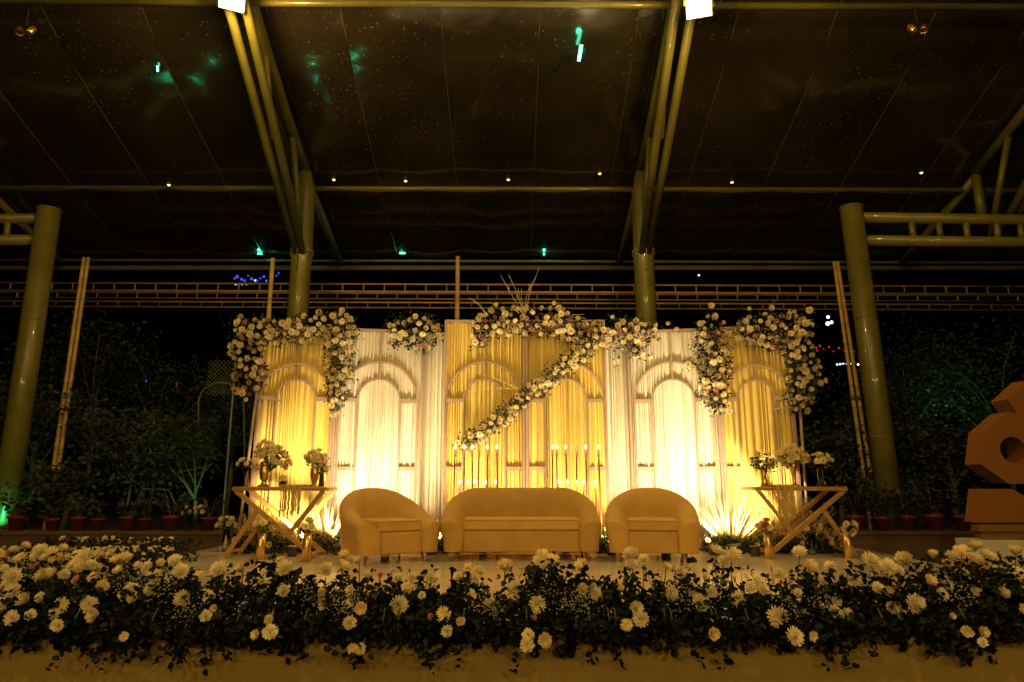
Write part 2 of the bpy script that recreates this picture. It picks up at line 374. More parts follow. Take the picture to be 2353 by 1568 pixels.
# floodlights on the frames, and added ones behind the viewer
def floodlight(p, aim, lab, energy, size=.28):
    p = Vector(p); t = thing('floodlight', lab, 'floodlight', p, 0, 'floodlights on the roof frames')
    d = (Vector(aim)-p).normalized(); q = d.to_track_quat('-Z', 'Y').to_matrix()
    def loc(v): return q @ Vector(v)
    b = MB(); b.box((0, 0, .05), (.38, .34, .07)); b.v = [tuple(loc(v)) for v in b.v]; b.build('housing', M_black, t, local=True, bevel=.01)
    b = MB()
    for i in range(7): b.box((-.15+.05*i, 0, .11), (.008, .22, .05))
    b.v = [tuple(loc(v)) for v in b.v]; b.build('cooling_fins', M_black, t, local=True)
    b = MB(); b.box((0, 0, .008), (.34, .30, .012)); b.v = [tuple(loc(v)) for v in b.v]; b.build('lens', M_lamp, t, local=True, bevel=.025)
    MB().beam((-.2, 0, 0), (-.2, 0, .34), .03, .006).beam((.2, 0, 0), (.2, 0, .34), .03, .006).beam((-.2, 0, .34), (.2, 0, .34), .03, .006).build('bracket', M_steel, t, local=True)
    lamp('POINT', 'floodlight_glow_fill', p+d*.30, P_GLOW if p.y > 5 else 8, FRONT, t, size=.12)  # extra point lamp below the lens, added for glow on roof and braces
    l = lamp('AREA', 'floodlight_lamp', p+d*.03, energy, FRONT, t, None, size); l.rotation_euler = d.to_track_quat('-Z', 'Y').to_euler()
    return t
floodlight(at(533, -2, 8.9), (-1.2, 2.0, 0), 'lit floodlight on the left roof frame at the top edge', P_FLOOD)
floodlight(at(1606, 14, 8.6), (.8, 2.0, 0), 'lit floodlight on the right roof frame at the top edge', P_FLOOD)
for x, y, l_ in ((-4.2, -1.5, 'left roof frame just behind the viewer'), (2.63, -1.5, 'right roof frame just behind the viewer')):  # added lamps out of view, brighten the stage from the front
    floodlight((x, y, roofz(y)-.6), (x*.1, 8, 0), 'added unseen floodlight on the '+l_, P_REAR)
for x, z, l_ in ((-7.0, 4.8, 'leftmost mast behind the viewer'), (-2.2, 4.4, 'left middle mast behind the viewer'), (2.6, 4.4, 'right middle mast behind the viewer'), (7.4, 4.8, 'rightmost mast behind the viewer')):
    t = floodlight((x, -8, z), (x*.3, 7, .3), 'added unseen wide floodlight on the '+l_, P_MAST, .7)
    MB().tube([(x, -8.15, GZ), (x, -8.15, z+.2)], .05, 12).build('mast', M_steel, t, smooth=True)  # mast invented to carry the added low frontal light

pa = at(0, 430, 13.3); pb = at(2353, 436, 13.3); pts = []
for i in range(73): f = i/72; pts.append(pa.lerp(pb, f)+Vector((0, -.07, -.05-.06*abs(math.sin(f*math.pi*12)))))
t = thing('cable', 'thin black cable tied along the middle roof pipe', 'cable', pts[0]); MB().tube(pts, .011, 5).build('wire', M_cable, t, smooth=True)
# small fittings on the pipes
def small_light(px, py, Y, m, lab, cat='light', r=.045, grp='small fittings on the roof pipes', pw=0, col=None):
    p = at(px, py, Y); t = thing('roof_light', lab, cat, p, 0, grp)
    MB().lathe([(.02, .10), (r*1.1, .07), (r*1.25, -.01), (r*1.15, -.02)], p, 12).build('shade', M_black, t, smooth=True)
    MB().ball(p-Vector((0, 0, .01)), r*.72, 10, 6, sq=.8).build('bulb', m, t, smooth=True)
    MB().tube([p+Vector((0, 0, .08)), p+Vector((0, .05, .22))], .008, 6).build('stalk', M_black, t)
    if pw: lamp('POINT', 'roof_light_lamp', p+Vector((0, -.12, .02)), pw, col, t, size=.04)
for px, py, lab in ((767, 412, 'tiny warm bulb on the middle pipe right of the left column'), (932, 415, 'tiny warm bulb on the middle pipe, second from the left column'),
                    (1168, 412, 'tiny warm bulb on the middle pipe above the centre panel'), (1378, 398, 'tiny orange bulb just above the middle pipe left of the right column'),
                    (1682, 418, 'tiny dim bulb on the middle pipe right of the right column'), (2117, 396, 'tiny bright bulb above the middle pipe over the right double beam'),
                    (388, 424, 'tiny dim bulb on the middle pipe above the left bamboo pole')):
    small_light(px, py, 13.1, M_warmb, lab)
def eave_glow(px, py, lab, pw, sz):  # invented fixture, glows in place of a green reflection in the roof
    p = at(px, py, 15.9); t = thing('eave_reflection', lab, 'light', p, 0, 'green glows standing in for roof reflections')
    MB().box(p-Vector((0, 0, .03)), (sz*2.4, .09, .03)).build('housing', M_black, t)
    MB().box(p, (sz*2, .06, .012)).build('reflection_strip', M_greenb, t)
    lamp('POINT', 'eave_reflection_lamp', p+Vector((0, -.10, .05)), pw, (.03, 1, .5), t, size=.04)
eave_glow(597, 584, 'added green glow for a roof reflection at the eave pipe left of the left column', 9, .05)
eave_glow(925, 583, 'added green glow for a roof reflection at the eave pipe between left column and centre panel', 14, .07)
eave_glow(1250, 586, 'faint added green glow for a roof reflection at the eave pipe right of the centre panel', 3, .02)
# green reflections in the sheet, built as added glowing strips with housings
p = at(1333, 122, 10.3)
t = thing('roof_reflection', 'short green glow standing in for a roof reflection near the right frame', 'light', p)
MB().tube([p+Vector((-.015, .09, -.09)), p+Vector((.015, -.09, .09))], .028, 8).build('tube', M_greenb, t, smooth=True)
MB().box(p+Vector((.06, .02, .02)), (.05, .2, .05)).build('housing', M_black, t)
lamp('POINT', 'roof_reflection_lamp', p+Vector((0, -.1, -.05)), 2.5, (.05, 1, .45), t, size=.05)
p = at(362, 158, 10.8)
t = thing('roof_reflection', 'very small green glow standing in for a roof reflection at upper left', 'light', p)
MB().tube([p+Vector((-.01, .03, -.035)), p+Vector((.01, -.03, .035))], .016, 8).build('tube', M_greenb, t, smooth=True)
MB().box(p+Vector((.04, .02, .02)), (.04, .08, .03)).build('housing', M_black, t)
# unlit twin fittings hanging from the top pipe
for px, py, lab in ((60, 60, 'unlit twin spotlight hanging at the upper left corner'), (2108, 55, 'unlit twin spotlight hanging from the top pipe at right')):
    p = at(px, py, 9.5); t = thing('twin_spotlight', lab, 'spotlight', p)
    MB().tube([p+Vector((0, 0, .3)), p], .012, 8).box(p+Vector((0, 0, .0)), (.16, .03, .02)).build('bracket', M_black, t)
    for s in (-1, 1):
        b = MB(); b.lathe([(.03, .08), (.05, .05), (.06, -.06), (.055, -.07), (.045, -.04)], (0, 0, 0), 14)
        mt = Matrix.Rotation(R(25*s), 3, 'Y') @ Matrix.Rotation(R(-20), 3, 'X'); b.v = [tuple(mt @ Vector(v) + Vector((s*.09, 0, -.08))) for v in b.v]
        b.build('head', M_brass, t, smooth=True, local=True)
# unused point under the roof, just above the view
p = Vector((.15, 8.6, 8.35))

# ------------------------------------------------------------------ bamboo scaffold behind
def bamboo(p, q, r, lab, n=9):
    t = thing('bamboo_pole', lab, 'bamboo pole', p, 0, 'bamboo poles behind the stage')
    p = Vector(p); q = Vector(q); pts = []; rs = []
    for i in range(n):
        for f, k in ((0, 1.0), (.03, 1.22), (.06, 1.0)):
            pts.append(p.lerp(q, min(1, (i+f)/n))); rs.append(r*k*(1-.18*i/n))
    pts.append(q); rs.append(r*.8)
    MB().tube(pts, rs, 10).build('cane', M_bamboo, t, smooth=True)
    MB().tube([p.lerp(q, .52), p.lerp(q, .535)], r*1.35, 10).build('rope_lashing', M_bark, t)
for (tx, ty, bx, by, w_, lab) in ((193, 592, 135, 992, .040, 'left cane of the bamboo pair near the left column'), (203, 592, 147, 985, .040, 'right cane of the bamboo pair near the left column'),
                             (1917, 602, 1992, 1140, .040, 'left cane of the bamboo pair near the right column'), (1925, 602, 1990, 1020, .040, 'right cane of the bamboo pair near the right column'),
                             (627, 594, 612, 800, .05, 'single bamboo pole left of the left centre column'), (1052, 590, 1050, 800, .05, 'single bamboo pole behind the centre panel')):
    Yb = 12.7; a = at(tx, ty, Yb); b = at(bx, by, Yb)
    e = b+(b-a)*max(0, (b.z-GZ)/(a.z-b.z)); bamboo(e, a, w_, lab, 14)
rung_me = MB().tube([(0, 0, 0), (0, 0, .165)], .013, 6).mesh('rung', M_lattice)
def lattice(y0, y1, Y, lab, phase, sp, px0=-40, px1=2400):
    a = at(px0, y0, Y); b = at(px1, y0+9, Y); c = at(px0, y1, Y); d = at(px1, y1+9, Y)
    t = thing('lattice_beam', lab, 'lattice beam', c, 0, 'long lattice beams behind the stage')
    MB().tube([a, b], .022, 8).build('rail', M_lattice, t, smooth=True); MB().tube([c, d], .022, 8).build('rail', M_lattice, t, smooth=True)
    L = b.x-a.x; n = int(L/sp)
    for i in range(n):
        f = (i+phase)/n; q = c.lerp(d, f); h = (a.lerp(b, f)-q).z
        inst('rung', rung_me, t, q-t.location, None, (1, 1, h/.165))
lattice(650, 667, 14.6, 'highest lattice beam behind the stage, above two others', .3, .46)
lattice(671, 684, 15.3, 'middle lattice beam of three behind the stage', .7, .46)
lattice(692, 704, 15.9, 'lowest lattice beam of three behind the stage', .5, .5)

# ------------------------------------------------------------------ flowers, leaves
def mum_mesh(name, pet, seed, openness=1.0):
    rg = random.Random(seed); b = MB()
    rings = [(8, 66, .38), (12, 46, .62), (15, 28, .82), (17, 10, .97), (17, -6, 1.0)] if seed == 4 else [(7, 78, .62), (11, 66, .74), (15, 50, .86), (19, 33, .94), (22, 14, 1.0), (22, -8, .98)]
    for k, (n, el, L) in enumerate(rings):
        for i in range(n):
            a = 2*math.pi*(i+rg.uniform(-.3, .3))/n + k*.4
            e = R(el*openness + (1-openness)*55 + rg.uniform(-9, 9)); ln = L*rg.uniform(.86, 1.08)*.5; w_ = .085*rg.uniform(.85, 1.2)
            d = Vector((math.cos(a), math.sin(a), 0)); s = Vector((-math.sin(a), math.cos(a), 0)); vs = []
            for f, ww, cu in ((.12, .55, 0), (.55, 1.0, .02), (.85, .8, .10)):
                r = ln*f; p = d*(r*math.cos(e)) + Vector((0, 0, r*math.sin(e)+cu*(.5+.5*k/4)))
                up = Vector((0, 0, .02)); vs += [p - s*w_*ww*.5 + up, p + s*w_*ww*.5 + up]
            p = d*(ln*math.cos(e)*.96) + Vector((0, 0, ln*math.sin(e)+.13*(.5+.5*k/4)))
            vs.append(p); b.add(vs, [(0, 1, 3, 2), (2, 3, 5, 4), (4, 5, 6)], 0)
    b.lathe([(.01, -.06), (.10, -.03), (.15, .05), (.10, .13), (.01, .16)], (0, 0, 0), 9, 1)
    return b.mesh(name, [pet, M_core if seed == 4 else M_petal2], False)
def rose_mesh(name, m, seed):
    rg = random.Random(seed); b = MB()
    for k, (n, r, h) in enumerate(((3, .10, .42), (4, .2, .36), (5, .3, .28), (6, .42, .18))):
        for i in range(n):
            a0 = 2*math.pi*(i+.5*k)/n; vs = []; wd = 1.3*math.pi/n
            for j, (rr, zz) in enumerate(((.05, -.12), (r*.9, 0), (r*1.05, h*.7), (r*1.2, h))):
                for q in (-1, 0, 1):
                    a = a0+q*wd*(1 if j else .6); rq = rr*(1-.06*abs(q)); vs.append((rq*math.cos(a), rq*math.sin(a), zz-.03*abs(q)*(j > 1)))
            fs = [(j*3+q, j*3+q+1, j*3+q+4, j*3+q+3) for j in range(3) for q in range(2)]
            b.add(vs, fs, 0)
    return b.mesh(name, [m], True)
MUMS = [mum_mesh('chrysanthemum', M_petal, 1), mum_mesh('chrysanthemum', M_petal, 2, .85), mum_mesh('chrysanthemum', M_petal2, 3, .45), mum_mesh('chrysanthemum', M_petal2, 4, .9)]
ROSES = [rose_mesh('rosebud', M_pink, 5), rose_mesh('rosebud', M_mag, 6)]

def leaves_mesh(name, pts, sizes, m, dirs=None, wide=.30, droop=.4):
    n = len(pts)
    P = np.asarray(pts, float); S = np.asarray(sizes, float)[:, None]
    if dirs is None: D = np.random.normal(size=(n, 3)); D[:, 2] = D[:, 2]*.7
    else: D = np.asarray(dirs, float)+np.random.normal(size=(n, 3))*.45
    D /= np.linalg.norm(D, axis=1)[:, None]+1e-9
    U = np.random.normal(size=(n, 3)); U[:, 2] += .8; A = np.cross(D, U); A /= np.linalg.norm(A, axis=1)[:, None]+1e-9; N = np.cross(A, D)
    tm = [(0, 0, 0), (.28, wide, .10), (.72, wide*.85, .06), (1, 0, -.10*droop), (.72, -wide*.85, .06), (.28, -wide, .10)]
    V = np.stack([P + S*(D*a+A*b_+N*c) for a, b_, c in tm], 1).reshape(-1, 3)
    base = np.arange(n)[:, None]*6
    Q = np.concatenate([base+np.array([0, 3, 2, 1]), base+np.array([0, 5, 4, 3])], 1).reshape(-1, 4)
    me = bpy.data.meshes.new(name); me.from_pydata(V.tolist(), [], Q.tolist()); me.materials.append(m); me.update(); return me
def foliage(t, pts, sizes, m, name='foliage', dirs=None, wide=.30):
    L = np.array(t.location); me = leaves_mesh(name, np.asarray(pts)-L, sizes, m, dirs, wide)
    o = bpy.data.objects.new(name, me); link(o, t); o['kind'] = 'stuff'; return o
def sprays(t, pts, m=None, n=22, rad=.07, name='baby_breath'):
    b = MB(); L = t.location
    for p in pts:
        for i in range(n):
            q = Vector(p)-L+Vector((random.gauss(0, rad), random.gauss(0, rad*.7), random.gauss(0, rad*.8))); s = rnd(.003, .0055)
            b.add([q+Vector((s, 0, 0)), q+Vector((-s, 0, 0)), q+Vector((0, s, 0)), q+Vector((0, -s, 0)), q+Vector((0, 0, s)), q+Vector((0, 0, -s))],
                  [(0,2,4),(2,1,4),(1,3,4),(3,0,4),(2,0,5),(1,2,5),(3,1,5),(0,3,5)])
    if b.v: o = b.build(name, m or M_gyp, t, local=True, kind='stuff')

def bloom(t, p, dia, nrm, kind=None):
    if kind is None:
        r = random.random(); me = MUMS[0] if r < .4 else MUMS[1] if r < .65 else MUMS[2] if r < .85 else MUMS[3]
    else: me = kind
    nm = 'rosebud' if me in ROSES else 'chrysanthemum'
    return inst(nm, me, t, Vector(p)-t.location, facing(nrm, rnd(0, 6.28)), (dia, dia*rnd(.88, 1.1), dia*rnd(.8, 1.25)))

def poly_spots(path, step_px, n_try=4000, min_px=12, cap=999):
    """path: (px,py,radius_px); random spots spread evenly inside the thick path"""
    segs = []; tot = 0
    for (x0, y0, r0), (x1, y1, r1) in zip(path, path[1:]):
        L = math.hypot(x1-x0, y1-y0); segs.append((x0, y0, r0, x1, y1, r1, L)); tot += L
    out = []
    for _ in range(n_try):
        u = random.random()*tot
        for s in segs:
            if u <= s[6]: break
            u -= s[6]
        f = u/max(s[6], 1e-6); r = s[2]+(s[5]-s[2])*f; x = s[0]+(s[3]-s[0])*f; y = s[1]+(s[4]-s[1])*f
        a = rnd(0, 6.283); q = r*math.sqrt(random.random()); X = x+q*math.cos(a); Yp = y+q*math.sin(a)
        if all((X-o[0])**2+(Yp-o[1])**2 > (min_px*(.8+.5*random.random()))**2 for o in out):
            out.append((X, Yp, q/max(r, 1)))
            if len(out) >= cap: break
    return out

def hung_arrangement(lab, paths, Yf, dia=.092, min_px=14.4, leaves=900, extra=(), roses=6, grp='flower clusters on the backdrop', cap=999, leafsize=.045):
    first = paths[0][0]; base = at(first[0], first[1], Yf(first[0])); t = thing('flower_arrangement', lab, 'flower arrangement', base, 0, grp)
    spots = []
    for pth in paths: spots += poly_spots(pth, 10, min_px=min_px, cap=cap)
    sp = [(x, y, q) for x, y, q in spots] + [(x, y, .9) for x, y in extra]
    pts = []; szs = []
    for i, (x, y, q) in enumerate(sp[:295]):
        Y = Yf(x)-.17*(1-q*q)-rnd(0, .04); p = at(x, y, Y)
        n = Vector((rnd(-.8, .8), -1.0, rnd(-1.1, .35)))
        kind = ROSES[i % 2] if i < roses else None
        bloom(t, p, (dia if kind is None else dia*.7)*rnd(.72, 1.25), n, kind)
        for _ in range(7):
            pts.append((p.x+rnd(-.07, .07), p.y+rnd(0, .12), p.z+rnd(-.07, .07))); szs.append(rnd(.6, 1.1)*leafsize)
    for pth in paths:
        tot = sum(math.hypot(b[0]-a[0], b[1]-a[1]) for a, b in zip(pth, pth[1:]))
        for a, b in zip(pth, pth[1:]):
            k = int(leaves*math.hypot(b[0]-a[0], b[1]-a[1])/max(tot, 1)/len(paths))
            for _ in range(k):
                f = random.random(); r = (a[2]+(b[2]-a[2])*f)*1.12; an = rnd(0, 6.28); q = r*random.random()**.5
                x = a[0]+(b[0]-a[0])*f+q*math.cos(an); y = a[1]+(b[1]-a[1])*f+q*math.sin(an)
                p = at(x, y, Yf(x)+rnd(-.10, .06)); pts.append(tuple(p)); szs.append(rnd(.6, 1.15)*leafsize)
    h = len(pts)//3
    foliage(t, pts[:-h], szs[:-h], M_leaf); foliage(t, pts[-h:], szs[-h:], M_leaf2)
    gy = [at(x+rnd(-8, 8), y+rnd(-8, 8), Yf(x)-.12) for x, y, q in random.sample(sp, min(len(sp), 12))]
    sprays(t, gy, n=26)
    return t
def stalks(t, base, tips, r=.0022, fan=True, m=None, name='dry_stalk'):
    for tip in tips:
        b = MB(); p = Vector(base); q = Vector(tip); mid = p.lerp(q, .55)+Vector((rnd(-.02, .02), 0, .03)); b.tube([p, mid, q], [r*1.4, r, r*.5], 4)
        d = (q-mid).normalized()
        for i in range(16):
            c = mid.lerp(q, .35+.65*i/16); s = Vector((rnd(-1, 1), rnd(-1, 1), rnd(-.2, .4))).normalized()*.012; b.add([c, c+s*.4+d*.008, c+s+d*.03], [(0, 1, 2)])
        b.build(name, m or M_straw, t)

# ------------------------------------------------------------------ backdrop panels
def bx(px, py, Y): return at(px, py, Y).x
PT = [(-3.24, 8.72), (-2.33, 8.92), (-1.18, 9.12), (-.93, 9.14)]
def pleat_drape(x0, y0, x1, y1, ztop, m, parent, seed, coarse=.040, depth=.052):
    rg = random.Random(seed); d = Vector((x1-x0, y1-y0, 0)); L = d.length; d.normalize(); nn = Vector((d.y, -d.x, 0))
    xs = []; x = 0; prof = []
    while x < L:
        w_ = coarse*rg.choice([.35, .5, .7, 1.0, 1.0, 1.5, 2.3])*rg.uniform(.8, 1.2); dp = depth*rg.uniform(.35, 1.1)*min(1, .4+w_/coarse*.6)
        for f, h in ((0, 0), (.18, .62), (.42, 1), (.62, .92), (.85, .45)):
            xs.append(x+w_*f); prof.append(dp*h)
        x += w_
    sc_ = L/x; xs = [v*sc_ for v in xs]+[L]; prof.append(0); nz = 9
    vs = []; fs = []; n = len(xs); ph = rg.uniform(0, 6)
    for j in range(nz):
        z = .012+(ztop-.012)*j/(nz-1); g = 1-.35*(j/(nz-1))
        for i in range(n):
            s = xs[i]+.010*math.sin(z*1.6+xs[i]*9+ph)*(1-j/(nz-1))
            off = prof[i]*g+.012*math.sin(xs[i]*6.0+ph)*(1-j/(nz-1)*.7)
            c = Vector((x0, y0, 0))+d*s+nn*off; vs.append((c.x, c.y, z))
    for j in range(nz-1):
        for i in range(n-1): a = j*n+i; fs.append((a, a+1, a+n+1, a+n))
    return MB().add(vs, fs).build('drape', m, parent, smooth=True)
def panel(x0, y0, x1, y1, ztop, m, lab, seed, arch=True, fr=True, ar=None):
    t = thing('backdrop_panel', lab, 'backdrop panel', ((x0+x1)/2, (y0+y1)/2, 0), 0, 'draped backdrop panels')
    pleat_drape(x0, y0, x1, y1, ztop-.03, m, t, seed)
    d = Vector((x1-x0, y1-y0, 0)); L = d.length; d.normalize(); nn = Vector((d.y, -d.x, 0))
    def P(s, z, off): c = Vector((x0, y0, 0))+d*s+nn*off; return (c.x, c.y, z)
    if fr:
        for s in (.016, L-.016): MB().beam(P(s, 0, .05), P(s, ztop, .05), .03, .03).build('frame_post', M_frame, t, bevel=.003)
        MB().beam(P(.033, ztop-.015, .05), P(L-.033, ztop-.015, .05), .03, .03, (0, 0, 1)).build('frame_rail', M_frame, t, bevel=.003)
    if arch:
        c = L/2 if ar is None else ar; ro = min(L/2-.035, .50); ri = ro*.55; zs = 1.88; off = .048
        for r, hw_ in ((ro, .012), (ri, .010)):
            q = [(-1, .0), (-1, .9)]+[(None, aa) for aa in np.linspace(0, math.pi, 29)]+[(1, .9), (1, .0)]; vs = []
            for sd, z in q:
                for e in (-hw_, hw_):
                    for of2 in (.014, off):
                        vs.append(P(c+sd*(r+e), z, of2) if sd else P(c-(r+e)*math.cos(z), zs+(r+e)*math.sin(z)*1.03, of2))
            n = len(q); fs = []
            for i in range(n-1):
                for u_, v_ in ((0, 1), (1, 3), (3, 2), (2, 0)): fs.append((i*4+u_, i*4+v_, i*4+4+v_, i*4+4+u_))
            fs += [(0, 2, 3, 1), (n*4-4, n*4-3, n*4-1, n*4-2)]
            MB().add(vs, fs).build('arch_band', M_frame, t)
        for s in (-1, 1):
            for z in (zs, 1.0):
                MB().beam(P(c+s*(ri+.012), z, .04), P(c+s*(ro-.014), z, .04), .022, .05, (0, 0, 1)).build('cross_bar', M_frame, t)
        MB().beam(P(c, zs+ri*1.03+.012, .04), P(c, zs+ro*1.03-.014, .04), .024, .024).build('arch_strut', M_frame, t)
        MB().beam(P(c, zs+ro*1.03+.014, .04), P(c, ztop-.03, .05), .02, .02).build('hanger', M_frame, t)
    return t
ZW = 2.84; ZC = 2.97
panel(-3.24, 8.66, -2.325, 8.90, ZW, M_gold, 'gold pleated arch panel at the far left of the backdrop', 11)
panel(-2.32, 8.90, -1.20, 9.10, ZW, M_cream, 'cream pleated arch panel left of centre beside the far left gold one', 12)
panel(-1.235, 9.18, -.86, 9.18, ZW, M_cream, 'narrow cream drape strip left of the tall gold centre', 13, False)
panel(-.905, 9.0, .172, 9.0, ZC, M_gold, 'left half of the tall gold centre backdrop', 14)
panel(.176, 9.0, 1.25, 9.0, ZC, M_gold, 'right half of the tall gold centre backdrop', 15)
panel(1.21, 9.18, 1.60, 9.18, ZW, M_cream, 'narrow cream drape strip right of the tall gold centre', 16, False)
panel(1.56, 9.10, 2.70, 8.90, ZW, M_cream, 'cream pleated arch panel right of the tall gold centre', 17)
panel(2.705, 8.90, 3.58, 8.66, ZW, M_gold, 'gold pleated arch panel at the far right of the backdrop', 18)
for (tx, ty, bx_, by, lab) in ((588, 915, 562, 1120, 'thin metal flower support pole at the left end of the backdrop'), (1838, 935, 1851, 1120, 'thin metal flower support pole at the right end of the backdrop')):
    a = at(tx, ty, 8.55); b = at(bx_, by, 8.55); b = b+(b-a)*(b.z/(a.z-b.z)); a2 = a+(a-b)*.35
    t = thing('support_pole', lab, 'pole', b); MB().tube([b, a2], .018, 10).build('tube', M_frame, t, smooth=True)
    s = 1 if tx < 1000 else -1
    MB().beam(a+Vector((0, 0, .0)), a+Vector((s*.30, .12, -.02)), .02, .02).build('cross_arm', M_frame, t); MB().lathe([(.09, 0), (.09, .012), (.02, .02)], b, 14).build('foot', M_frame, t, smooth=True)

# flower clusters
YL = lambda x: 8.50+(x-540)*.0008
hung_arrangement('large flower swag over the far left gold panel, two tails hanging down', [
    [(556, 742, 16), (562, 790, 34), (572, 850, 36), (562, 898, 22)],
    [(575, 760, 26), (640, 762, 28), (700, 752, 30), (760, 745, 26)],
    [(785, 735, 26), (785, 770, 36), (778, 840, 34), (775, 900, 24), (768, 938, 10)]], YL, extra=((788, 714), (733, 718), (700, 728), (548, 740), (596, 745), (803, 738), (766, 953), (540, 862), (546, 900)), leaves=2600, roses=8)
hung_arrangement('small round flower cluster on top left of the tall gold centre', [[(915, 765, 26), (953, 768, 40), (990, 768, 28)]], lambda x: 8.9, extra=((953, 728), (905, 748), (930, 743), (985, 738), (1006, 762), (898, 790)), leaves=650, roses=4)
tc_ = hung_arrangement('flower crown on the gold centre with a garland running down diagonally', [
    [(1102, 785, 12), (1106, 750, 20), (1150, 738, 30), (1215, 738, 34), (1280, 738, 34), (1320, 758, 26), (1372, 765, 22)],
    [(1368, 785, 20), (1303, 833, 20), (1262, 871, 16), (1222, 898, 17), (1189, 925, 16), (1154, 960, 17), (1114, 993, 17), (1062, 1022, 16)]],
    lambda x: 8.90, extra=((1140, 700), (1210, 706), (1272, 697), (1285, 707), (1102, 726), (1128, 712)), leaves=2300, roses=10, min_px=13.5)
stalks(tc_, at(1205, 730, 8.8), [at(1150, 632, 8.75), at(1169, 632, 8.7), at(1190, 662, 8.8), at(1198, 664, 8.8), at(1223, 649, 8.8), at(1218, 655, 8.7), at(1239, 616, 8.7), at(1160, 650, 8.8)])
stalks(tc_, at(1120, 725, 8.8), [at(1077, 684, 8.8), at(1082, 688, 8.75)]); stalks(tc_, at(1300, 735, 8.8), [at(1340, 723, 8.8), at(1345, 732, 8.8)])
stalks(tc_, at(1192, 893, 8.8), [at(1070, 900-70+20, 8.7), at(1076, 900, 8.75)]); stalks(tc_, at(1062, 1015, 8.75), [at(965, 985, 8.7), at(968, 1000, 8.7)])
hung_arrangement('small flower cluster on top right of the tall gold centre', [[(1415, 770, 24), (1449, 772, 38), (1485, 765, 26)], [(1455, 790, 14), (1463, 815, 8)]], lambda x: 8.9, extra=((1407, 730), (1430, 738), (1535, 745), (1555, 754), (1505, 757), (1415, 832), (1393, 795), (1493, 820)), leaves=650, roses=5)
YR = lambda x: 8.50+(1870-x)*.0008
hung_arrangement('flower tail hanging beside the cream arch right of centre', [[(1635, 745, 22), (1635, 790, 36), (1643, 842, 38), (1640, 896, 34), (1651, 936, 14)]], YR, extra=((1632, 704), (1641, 729), (1610, 745), (1660, 742), (1675, 945), (1592, 786), (1580, 838), (1590, 845)), leaves=1200, roses=6)
hung_arrangement('large flower swag over the far right gold panel with one long tail', [[(1705, 760, 22), (1740, 760, 34), (1790, 765, 40), (1840, 760, 34)], [(1832, 790, 32), (1845, 850, 36), (1843, 925, 30)]], YR,
    extra=((1721, 710), (1720, 730), (1769, 710), (1757, 722), (1825, 716), (1811, 722), (1861, 713), (1856, 740), (1884, 880), (1893, 875), (1880, 828), (1878, 845), (1715, 745), (1830, 740), (1845, 733)), leaves=2200, roses=7)

# ------------------------------------------------------------------ candle sticks with bulbs
def candle(px, py, lab, lit, k):
    Y = 8.62 + .05*math.sin(k*2.1); top = at(px, py+4, Y); t = thing('candle_stand', lab, 'candle stand', (top.x, Y, 0), 0, 'slim candle stands in front of the gold centre')
    lean = (k % 3-1)*.02
    b = Vector((top.x+lean, Y, .02)); MB().tube([b, top], .009, 8).build('rod', M_rod, t, smooth=True)
    MB().lathe([(.07, 0), (.07, .012), (.012, .02)], (b.x, b.y, 0), 14).build('foot', M_rod, t, smooth=True)
    MB().lathe([(.010, -.10), (.015, -.085), (.015, -.002), (.019, 0)], top, 10).build('holder', M_rod, t, smooth=True)
    if lit: MB().lathe([(.005, .0), (.012, .010), (.014, .022), (.008, .038), (.001, .054)], top, 10).build('bulb', M_flame, t, smooth=True)
    else: MB().lathe([(.005, .0), (.012, .012), (.014, .024), (.001, .04)], top, 10).build('bulb', M_glass, t, smooth=True)
ordn = ('first', 'second', 'third', 'fourth', 'fifth', 'sixth')
for side, xs in (('left', (1046, 1067, 1085, 1101, 1120, 1142)), ('right', (1270, 1279, 1300, 1325, 1346, 1375))):
    for i, x in enumerate(xs): candle(x, 1028, '%s tall candle stand from the left in the %s group behind the sofa' % (ordn[i], side), not (i == 3), i)
for side, xs in (('left', (1055.5, 1074, 1091, 1115, 1139)), ('right', (1285, 1304, 1325, 1341, 1368))):
    for i, x in enumerate(xs): candle(x, 1108, '%s short candle stand from the left in the %s group behind the sofa' % (ordn[i], side), True, i+7)

